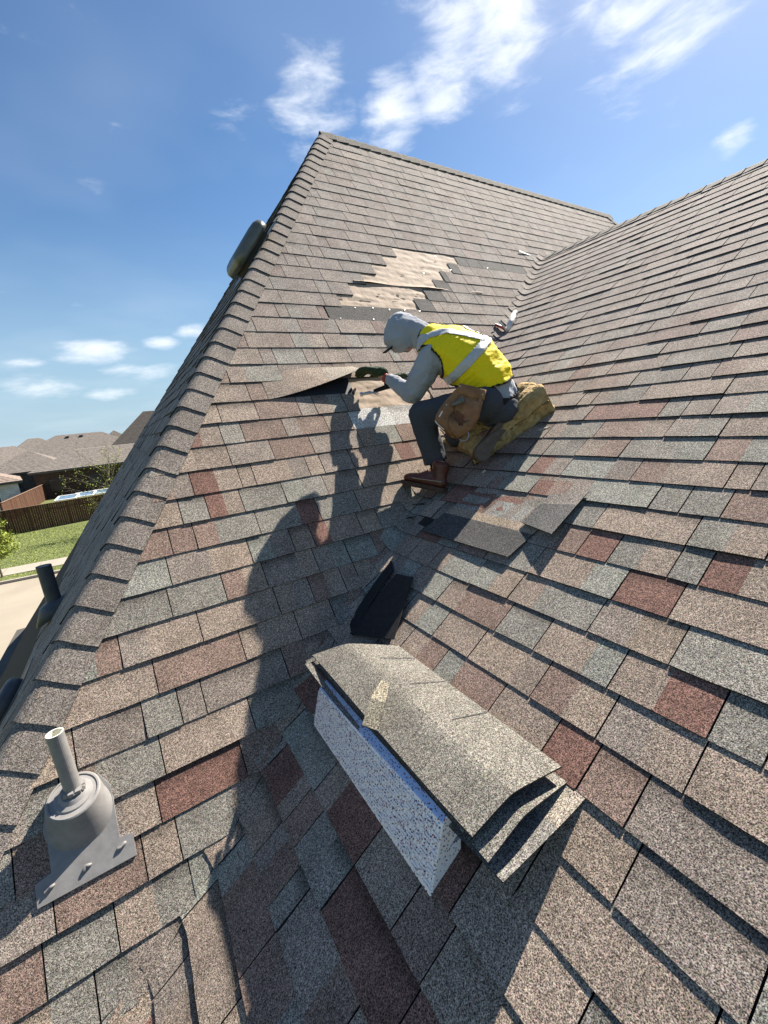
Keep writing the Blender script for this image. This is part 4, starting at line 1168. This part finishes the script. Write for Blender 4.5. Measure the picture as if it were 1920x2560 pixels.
# tool pouch on the near hip
pouch = empty('tool_pouch', at(1150, 1030, 2.275), 'brown leather tool pouch with grey snips handle hanging at the hip of the worker', 'tool pouch')
def panel(name, pts, z0, z1, bulge, mat, parent=pouch, thick=.004):
    """leather panel: outline in view of the hip, bulging towards the viewer"""
    P = [at(u, v, z0) for u, v in pts]; c = sum(P, V()) / len(P); out = -V(RZ)
    mb = MB(); n = len(P); rings = []
    for t in (1.0, .985, .94, .8, .55, .25):
        h = bulge * math.sqrt(max(0, 1 - t ** 3))
        rings.append([c + (p - c) * t + out * h + V((0, 0, 0)) * 1 + out * (.003 * noise.noise(p * 20 + V((t, 0, 0)))) for p in P])
    for i in range(len(rings) - 1):
        for k in range(n): mb.face([rings[i][k], rings[i][(k + 1) % n], rings[i + 1][(k + 1) % n], rings[i + 1][k]])
    mb.face(rings[-1])
    back = [p + V(RZ) * (z1 - z0) for p in P]
    for k in range(n): mb.face([back[k], back[(k + 1) % n], P[(k + 1) % n], P[k]])
    mb.face(back[::-1])
    return mb.build(name, mat, parent, smooth=True, weld=True)
O = [(1153, 960), (1185, 966), (1214, 976), (1212, 990), (1205, 1015), (1198, 1044), (1187, 1063), (1166, 1083), (1146, 1097), (1130, 1092), (1108, 1072), (1088, 1052), (1092, 1033), (1101, 1017), (1116, 999), (1135, 977)]
panel('pouch_back', O, 2.290, 2.325, .012, M['leather'])
panel('flap', [(1150, 958), (1216, 975), (1211, 1000), (1180, 996), (1148, 985), (1140, 974)], 2.280, 2.290, .010, M['leather'])
panel('large_pocket', [(1146, 988), (1178, 1000), (1206, 1003), (1197, 1045), (1180, 1068), (1160, 1080), (1138, 1064), (1134, 1030)], 2.277, 2.295, .03, M['leather'])
panel('side_pocket', [(1102, 1018), (1122, 1003), (1136, 1012), (1132, 1050), (1138, 1078), (1128, 1090), (1106, 1070), (1090, 1051), (1093, 1034)], 2.280, 2.295, .022, M['leather'])
panel('front_pocket', [(1124, 1036), (1134, 1052), (1150, 1064), (1166, 1066), (1170, 1050), (1184, 1052), (1182, 1070), (1162, 1086), (1144, 1096), (1128, 1080), (1120, 1056)], 2.255, 2.280, .016, M['leather'])
panel('pocket_mouth', [(1130, 1034), (1142, 1026), (1158, 1036), (1170, 1050), (1166, 1064), (1150, 1062), (1136, 1052)], 2.251, 2.265, .002, M['leather_dark'])
mb = MB(); mb.tube([at(u, v, 2.247) for u, v in ((1130, 1033), (1136, 1052), (1150, 1064), (1166, 1065), (1171, 1050))], .0035, 6); mb.build('pocket_rim', M['leather'], pouch, smooth=True)
mb = MB(); mb.tube([at(1130, 1014, 2.240), at(1144, 1007, 2.230), at(1157, 1000, 2.220)], [.011, .013, .019], 10); mb.tube([at(1157, 1000, 2.220), at(1159, 999, 2.217)], [.021, .018], 10); mb.build('snips_handle', M['vent'], pouch, smooth=True)
mb = MB(); mb.tube([at(1098, 1042, 2.250), at(1106, 1028, 2.247)], .004, 6); mb.build('white_tag', M['white'], pouch)
for u, v in ((1207, 986), (1200, 1000), (1116, 1012), (1150, 965)):
    mb = MB(); mb.tube([at(u, v, 2.273), at(u, v, 2.265)], [.004, .003], 8); mb.build('rivet', M['steel'], pouch)
mb = MB(); mb.tube([at(u, v, 2.265) for u, v in ((1148, 1098), (1156, 1103), (1166, 1100), (1172, 1090), (1170, 1078))], .0028, 6); mb.build('hammer_loop', M['steel'], pouch)
mb = MB(); mb.tube([at(1088, 1052, 2.280), at(1094, 1060, 2.278), at(1110, 1074, 2.275)], .003, 5); mb.build('white_edge', M['white'], pouch)
# dark bag and cloth behind the hip
rag_s = seg(at(1292, 985, 2.66), .03, at(1300, 1020, 2.66), .05, 4) + seg(at(1300, 1015, 2.66), .05, at(1282, 1050, 2.64), .045, 4) + [(at(1312, 990, 2.68), .035, None)]
me = blob(rag_s, .008, 2, lambda p: .010 * noise.noise(p * 22), 'cloth')
tag(link('dark_cloth', me, M['black']), 'crumpled dark cloth on the foam cushion behind the worker', 'cloth')
mb = MB(); mb.tube([at(1290, 972, 2.68), at(1300, 968, 2.67), at(1308, 966, 2.68)], [.012, .016, .008], 8); tag(mb.build('red_rag', M['red'], None, smooth=True), 'small red rag end sticking up behind the belt of the worker', 'rag')
# ------------------------------------------------------------------ the neighbourhood below
GZ = -4.8
def gnd(u, v, z=GZ):
    r = pix_dir(u, v); C = V(CAM); return C + r * ((z - C.z) / r.z)
def ground_sheet(name, pts, z, mat, seg_=1):
    mb = MB(); mb.face([V((p[0], p[1], z)) for p in pts]); return tag(mb.build(name, mat), kind='structure')
mb = MB(); Rg = 900
for i in range(24):
    for j in range(24):
        f = lambda t: (abs((t / 12 - 1)) ** 2.2) * (1 if t > 12 else -1) * Rg
        mb.face([V((f(i), f(j), GZ)), V((f(i + 1), f(j), GZ)), V((f(i + 1), f(j + 1), GZ)), V((f(i), f(j + 1), GZ))])
tag(mb.build('ground', M['grass']), kind='structure')
sl = -.12      # the street runs along x, turning slightly
def band(y0, y1, x0=-90, x1=90): return [(x0, y0 + sl * (x0 + 5)), (x1, y0 + sl * (x1 + 5)), (x1, y1 + sl * (x1 + 5)), (x0, y1 + sl * (x0 + 5))]
ground_sheet('street', band(9.5, 23.45), GZ - .0 + .004, M['street'])
mb = MB()
for q, r in ((0, 1),):
    p = band(23.45, 23.62); top = [V((x, y, GZ + .13)) for x, y in p]; lo = [V((x, y, GZ)) for x, y in p]
    mb.face(top)
    for i in range(4): mb.face([lo[i], lo[(i + 1) % 4], top[(i + 1) % 4], top[i]])
tag(mb.build('kerb', M['concrete']), kind='structure')
mb = MB(); x = -40.0; segs = 0
while x < 30:
    p = [(x + .01, 25.1), (x + 1.49, 25.1), (x + 1.49, 26.75), (x + .01, 26.75)]
    mb.face([V((q[0], q[1] + sl * (q[0] + 5), GZ + .02)) for q in p]); x += 1.5
tag(mb.build('pavement', M['concrete']), kind='structure')
mb = MB()
for x in range(-40, 30, 4): mb.face([V((x, 9.6 + sl * (x + 5), GZ + .008)), V((x + .03, 9.6 + sl * (x + 5), GZ + .008)), V((x + .03, 23.4 + sl * (x + 5), GZ + .008)), V((x, 23.4 + sl * (x + 5), GZ + .008))])
tag(mb.build('street_joint', M['fascia']), kind='structure')
# grass tufts on the near lawn
rg = random.Random(31); mb = MB()
for i in range(16000):
    x = rg.uniform(-14, 0); y = rg.uniform(26.9, 38); y2 = y + sl * (x + 5); h = rg.uniform(.02, .06); t = rg.uniform(0, 3.14); w = .022
    if i % 9 == 0: y2 = rg.uniform(23.7, 25.0) + sl * (x + 5)
    k = rg.uniform(.7, 1.4)
    mb.face([V((x - w * math.cos(t), y2 - w * math.sin(t), GZ)), V((x + w * math.cos(t), y2 + w * math.sin(t), GZ)), V((x + rg.uniform(-.05, .05), y2, GZ + h))], (k, k, k))
tag(mb.build('lawn_grass', M['leaf']), kind='stuff')

def hip_house(label, c, sx, sy, rot, eave, rise, wall, group=None, ridge_frac=None, vents=0, rooft=(1, 1, 1), wall_h=None):
    c = V((c[0], c[1], 0)); R_ = Matrix.Rotation(rot, 3, 'Z')
    root = empty('neighbour_house', (c.x, c.y, GZ), label, 'house', group)
    W = lambda x, y, z: c + R_ @ V((x, y, 0)) + V((0, 0, z))
    ov = .45; hx, hy = sx / 2, sy / 2
    mb = MB(); ring = [(-hx, -hy), (hx, -hy), (hx, hy), (-hx, hy)]
    for i in range(4):
        p, q = ring[i], ring[(i + 1) % 4]; mb.face([W(*p, GZ), W(*q, GZ), W(*q, eave + .02), W(*p, eave + .02)])
    mb.build('wall', wall, root)
    # windows and a door set into each long side
    for sgn in (-1, 1):
        n = max(2, int(sx // 4))
        for i in range(n):
            x = -hx + sx * (i + .5) / n; y = sgn * (hy + .015)
            fm = MB(); fm.box(W(x, y, GZ + 1.55), (1.35, .10, 1.35), R_); f = fm.build('window', M['white'] if wall is M['brick_white'] else M['fascia'], root)
            gm = MB(); gm.box(W(x, y + sgn * .035, GZ + 1.55), (1.15, .06, 1.15), R_); gm.build('pane', M['glass'], f)
    e = [(-hx - ov, -hy - ov), (hx + ov, -hy - ov), (hx + ov, hy + ov), (-hx - ov, hy + ov)]
    m_ = min(hx, hy) + ov
    if hx >= hy: r0, r1 = (-(hx + ov) + m_, 0), ((hx + ov) - m_, 0)
    else: r0, r1 = (0, -(hy + ov) + m_), (0, (hy + ov) - m_)
    E = [W(*p, eave) for p in e]; A0, A1 = W(*r0, eave + rise), W(*r1, eave + rise)
    mb = MB()
    def rows(p0, p1, t0, t1, n):      # courses of shingles as real steps
        for k in range(n):
            f0, f1 = k / n, (k + 1) / n
            a0, a1 = p0.lerp(t0, f0), p1.lerp(t1, f0); b0_, b1 = p0.lerp(t0, f1), p1.lerp(t1, f1); lift = V((0, 0, .03))
            mb.face([a0 + lift, a1 + lift, b1 + V((0, 0, .004)), b0_ + V((0, 0, .004))], rooft); mb.face([a0, a1, a1 + lift, a0 + lift], tuple(.35 * x for x in rooft))
    n = int(rise / .14)
    if hx >= hy:
        rows(E[0], E[1], A0, A1, n); rows(E[1], E[2], A1, A1, n); rows(E[2], E[3], A1, A0, n); rows(E[3], E[0], A0, A0, n)
    else:
        rows(E[0], E[1], A0, A0, n); rows(E[1], E[2], A0, A1, n); rows(E[2], E[3], A1, A1, n); rows(E[3], E[0], A1, A0, n)
    ro = mb.build('roof', M['farroof'], root)
    mb = MB()
    for i in range(4):
        p, q = E[i], E[(i + 1) % 4]; d = V((0, 0, -.22)); mb.face([p + d, q + d, q, p])
    mb.face([p + V((0, 0, -.2)) for p in E][::-1])
    mb.build('fascia', M['fascia'], ro)
    for k in range(vents):
        P = A0.lerp(A1, .25 + .3 * k) + R_ @ V((0, -.9, -.9 * rise / m_)) + V((0, 0, .12)); mb = MB(); mb.box(P, (.45, .45, .16), R_); mb.build('roof_vent', M['dkpipe'], ro)
    return root
r7 = math.atan(sl)
P2 = at(205, 1112, 66)
hip_house('large brown roofed house in the middle of the far view, behind the fences', (P2.x, P2.y), 21, 15, r7 + .10, -1.35, 4.4, M['brick_red'], vents=2)
P2b = at(275, 1130, 56)
hip_house('long low wing with a brown roof in front of the large neighbour house', (P2b.x, P2b.y), 16, 8.5, r7 + .10, -1.45, 2.2, M['wall_shade'])
P2c = at(80, 1130, 57)
hip_house('small dark wing with a patio at the left of the large neighbour house', (P2c.x, P2c.y), 8, 8, r7 + .1, -1.5, 2.5, M['fascia'])
P1 = at(-120, 1150, 43)
hip_house('white brick house with low brown roof cut off by the left edge', (P1.x, P1.y), 9, 9, r7 + .3, -1.8, 2.2, M['brick_white'], rooft=(1.25, 1.12, 1.05))
P3 = at(20, 1120, 85)
hip_house('small distant house at the far left above the white brick house', (P3.x, P3.y), 12, 10, .4, -1.2, 3.6, M['brick_white'])
P4 = at(88, 1110, 95)
hip_house('distant hip roof left of the large neighbour house', (P4.x, P4.y), 14, 12, .2, -.8, 4.6, M['brick_red'])
P5 = at(290, 1100, 92)
hip_house('distant pyramid roof right of the large neighbour house', (P5.x, P5.y), 11, 11, .1, -.9, 4.6, M['brick_red'], rooft=(.75, .75, .75))
P6 = at(395, 1085, 72)
hip_house('dark tall roof rising at the hip of the near roof', (P6.x, P6.y), 16, 13, -.05, -.8, 6.6, M['fascia'], rooft=(.42, .42, .42))
P7 = at(-90, 1120, 120); hip_house('farthest roof at the left edge of the horizon', (P7.x, P7.y), 22, 14, .2, -1.0, 4.5, M['brick_red'])

def fence(label, p0, p1, h, top_h1=None, plank=.14, cap=True):
    p0, p1 = V((p0[0], p0[1], GZ)), V((p1[0], p1[1], GZ)); d = p1 - p0; L = d.length; d.normalize(); n = V((-d.y, d.x, 0)); rot = Matrix((d, n, V((0, 0, 1)))).transposed()
    root = empty('wooden_fence', p0, label, 'fence'); rg = random.Random(int(L * 100)); mb = MB(); x = 0
    while x < L:
        k = rg.uniform(.6, 1.35); hh = h + rg.uniform(-.01, .01)
        mb.box(p0 + d * (x + plank / 2) + V((0, 0, hh / 2)) + n * rg.uniform(-.006, .006), (plank - .005, .02, hh), rot, col=(k, k * rg.uniform(.9, 1.05), k * rg.uniform(.85, 1.05))); x += plank
    mb.build('plank', M['wood'], root, kind='stuff')
    if cap:
        mb = MB(); mb.box(p0 + d * L / 2 + V((0, 0, h + .02)), (L, .14, .04), rot); mb.build('cap_rail', M['capwood'], root)
    x = 0
    while x <= L + .01:
        mb = MB(); mb.box(p0 + d * x + n * .07 + V((0, 0, h / 2)), (.10, .10, h), rot); mb.build('post', M['wood'], root); x += 2.4
F0 = gnd(31, 1274, GZ + 1.85); F1 = gnd(272, 1234, GZ + 1.85); fd_ = (F1 - F0); 
fence('long dark wooden fence with a cap rail across the near lawn', F0 - fd_ * .25, F0 + fd_ * 1.7, 1.85)
Gp = gnd(128, 1202, GZ + 1.85); G0 = gnd(2, 1258, GZ + 1.85)
fence('sunlit brown plank fence running back along the white brick house', G0, G0 + (Gp - G0) * 1.0, 1.85)
fence('dark shaded fence standing crosswise behind the lawn panes', Gp, gnd(330, 1180, GZ + 1.85), 1.85, cap=False)
# white framed panes in the yard
for i, (u, v) in enumerate(((168, 1243), (212, 1235), (255, 1228))):
    P = gnd(u, v, GZ + .9); root = empty('framed_pane', P, ('leftmost', 'middle', 'rightmost')[i] + ' of the white framed panes lying in the yard behind the fence', 'pane')
    R_ = Matrix.Rotation(r7, 3, 'Z') @ Matrix.Rotation(.12, 3, 'X')
    mb = MB()
    for x, y, sx_, sy_ in ((0, -.9, 1.9, .16), (0, .9, 1.9, .16), (-.87, 0, .16, 1.9), (.87, 0, .16, 1.9)): mb.box(P + R_ @ V((x, y, 0)), (sx_, sy_, .08), R_)
    mb.build('frame', M['white'], root); mb = MB(); mb.box(P - V((0, 0, .01)), (1.7, 1.7, .03), R_); mb.build('glass', M['bluepane'], root)
    mb = MB()
    for x in (-.8, .8):
        for y in (-.8, .8): mb.box(P + V((x, y, -.45)), (.06, .06, .88))
    mb.build('leg', M['white'], root)

def tree(name, label, base, h, spread, seed, nleaf, leafs=.06, trunk_r=.05, leafy=1.0, start=.3, bias=V((0, 0, 0)), nbr=26, group=None, leaf_zmin=0.0, col=(1, 1, 1)):
    rg = random.Random(seed); root = empty(name, base, label, 'tree', group)
    mb = MB(); tips = []
    top = base + V((rg.uniform(-.1, .1), rg.uniform(-.1, .1), h * .75)) + bias * .2
    tp = [base, base.lerp(top, .4) + V((.04, .02, 0)), top]
    mb.tube(tp, [trunk_r, trunk_r * .7, trunk_r * .25], 8)
    br = MB()
    for i in range(nbr):
        t = start + (1 - start) * rg.random(); p = base.lerp(top, t); ang = rg.uniform(0, 6.28)
        d = V((math.cos(ang), math.sin(ang), rg.uniform(.3, 1.1))) + bias; d.normalize(); L = spread * rg.uniform(.55, 1.1) * (1.15 - t * .5)
        pts = [p]; q = p.copy(); dd = d.copy()
        for k in range(5):
            dd = (dd + V((rg.uniform(-.25, .25), rg.uniform(-.25, .25), rg.uniform(-.1, .2)))).normalized(); q = q + dd * L / 5; pts.append(q.copy())
            if k > 0:
                for _ in range(2):
                    e = (dd + V((rg.uniform(-1, 1), rg.uniform(-1, 1), rg.uniform(-.5, .8)))).normalized() * L * .28; br.tube([q, q + e * .5 + V((0, 0, .03)), q + e], [trunk_r * .10, trunk_r * .07, .003], 4, cap=False); tips += [q + e, q + e * .5]
        br.tube(pts, [trunk_r * .35, trunk_r * .28, trunk_r * .22, trunk_r * .16, trunk_r * .1, .004], 5, cap=False); tips += pts[2:]
    mb.build('trunk', M['bark'], root); br.build('branches', M['bark'], root)
    lf = MB()
    for i in range(nleaf):
        c = rg.choice(tips) + V((rg.gauss(0, 1), rg.gauss(0, 1), rg.gauss(0, 1))) * spread * .07
        if c.z < base.z + leaf_zmin: continue
        n1 = V((rg.uniform(-1, 1), rg.uniform(-1, 1), rg.uniform(-1, 1))).normalized(); n2 = n1.cross(V((rg.uniform(-1, 1), rg.uniform(-1, 1), rg.uniform(-1, 1)))).normalized(); s = leafs * rg.uniform(.6, 1.3); k = rg.uniform(.65, 1.25)
        lf.face([c - n1 * s, c + n2 * s * .45, c + n1 * s, c - n2 * s * .45], (k * col[0], k * col[1], k * col[2]))
    lf.build('crown', M['leaf'], root, kind='stuff')
b1 = gnd(6, 1443); tree('young_tree', 'young bright green tree on the lawn at the left edge', b1, 3.0, 1.15, 4, 9000, .055, .05, nbr=34, start=.35)
b2 = gnd(330, 1330); b2 = V((b2.x, b2.y, GZ)); 
P_ = at(300, 1290, 29); tree('budding_tree', 'thin branched tree just coming into leaf beside the hip of the roof', V((P_.x, P_.y, GZ)), 5.6, 2.9, 9, 1100, .05, .07, nbr=30, start=.22, bias=V((-.35, 0, 0)), col=(.95, 1, .8))
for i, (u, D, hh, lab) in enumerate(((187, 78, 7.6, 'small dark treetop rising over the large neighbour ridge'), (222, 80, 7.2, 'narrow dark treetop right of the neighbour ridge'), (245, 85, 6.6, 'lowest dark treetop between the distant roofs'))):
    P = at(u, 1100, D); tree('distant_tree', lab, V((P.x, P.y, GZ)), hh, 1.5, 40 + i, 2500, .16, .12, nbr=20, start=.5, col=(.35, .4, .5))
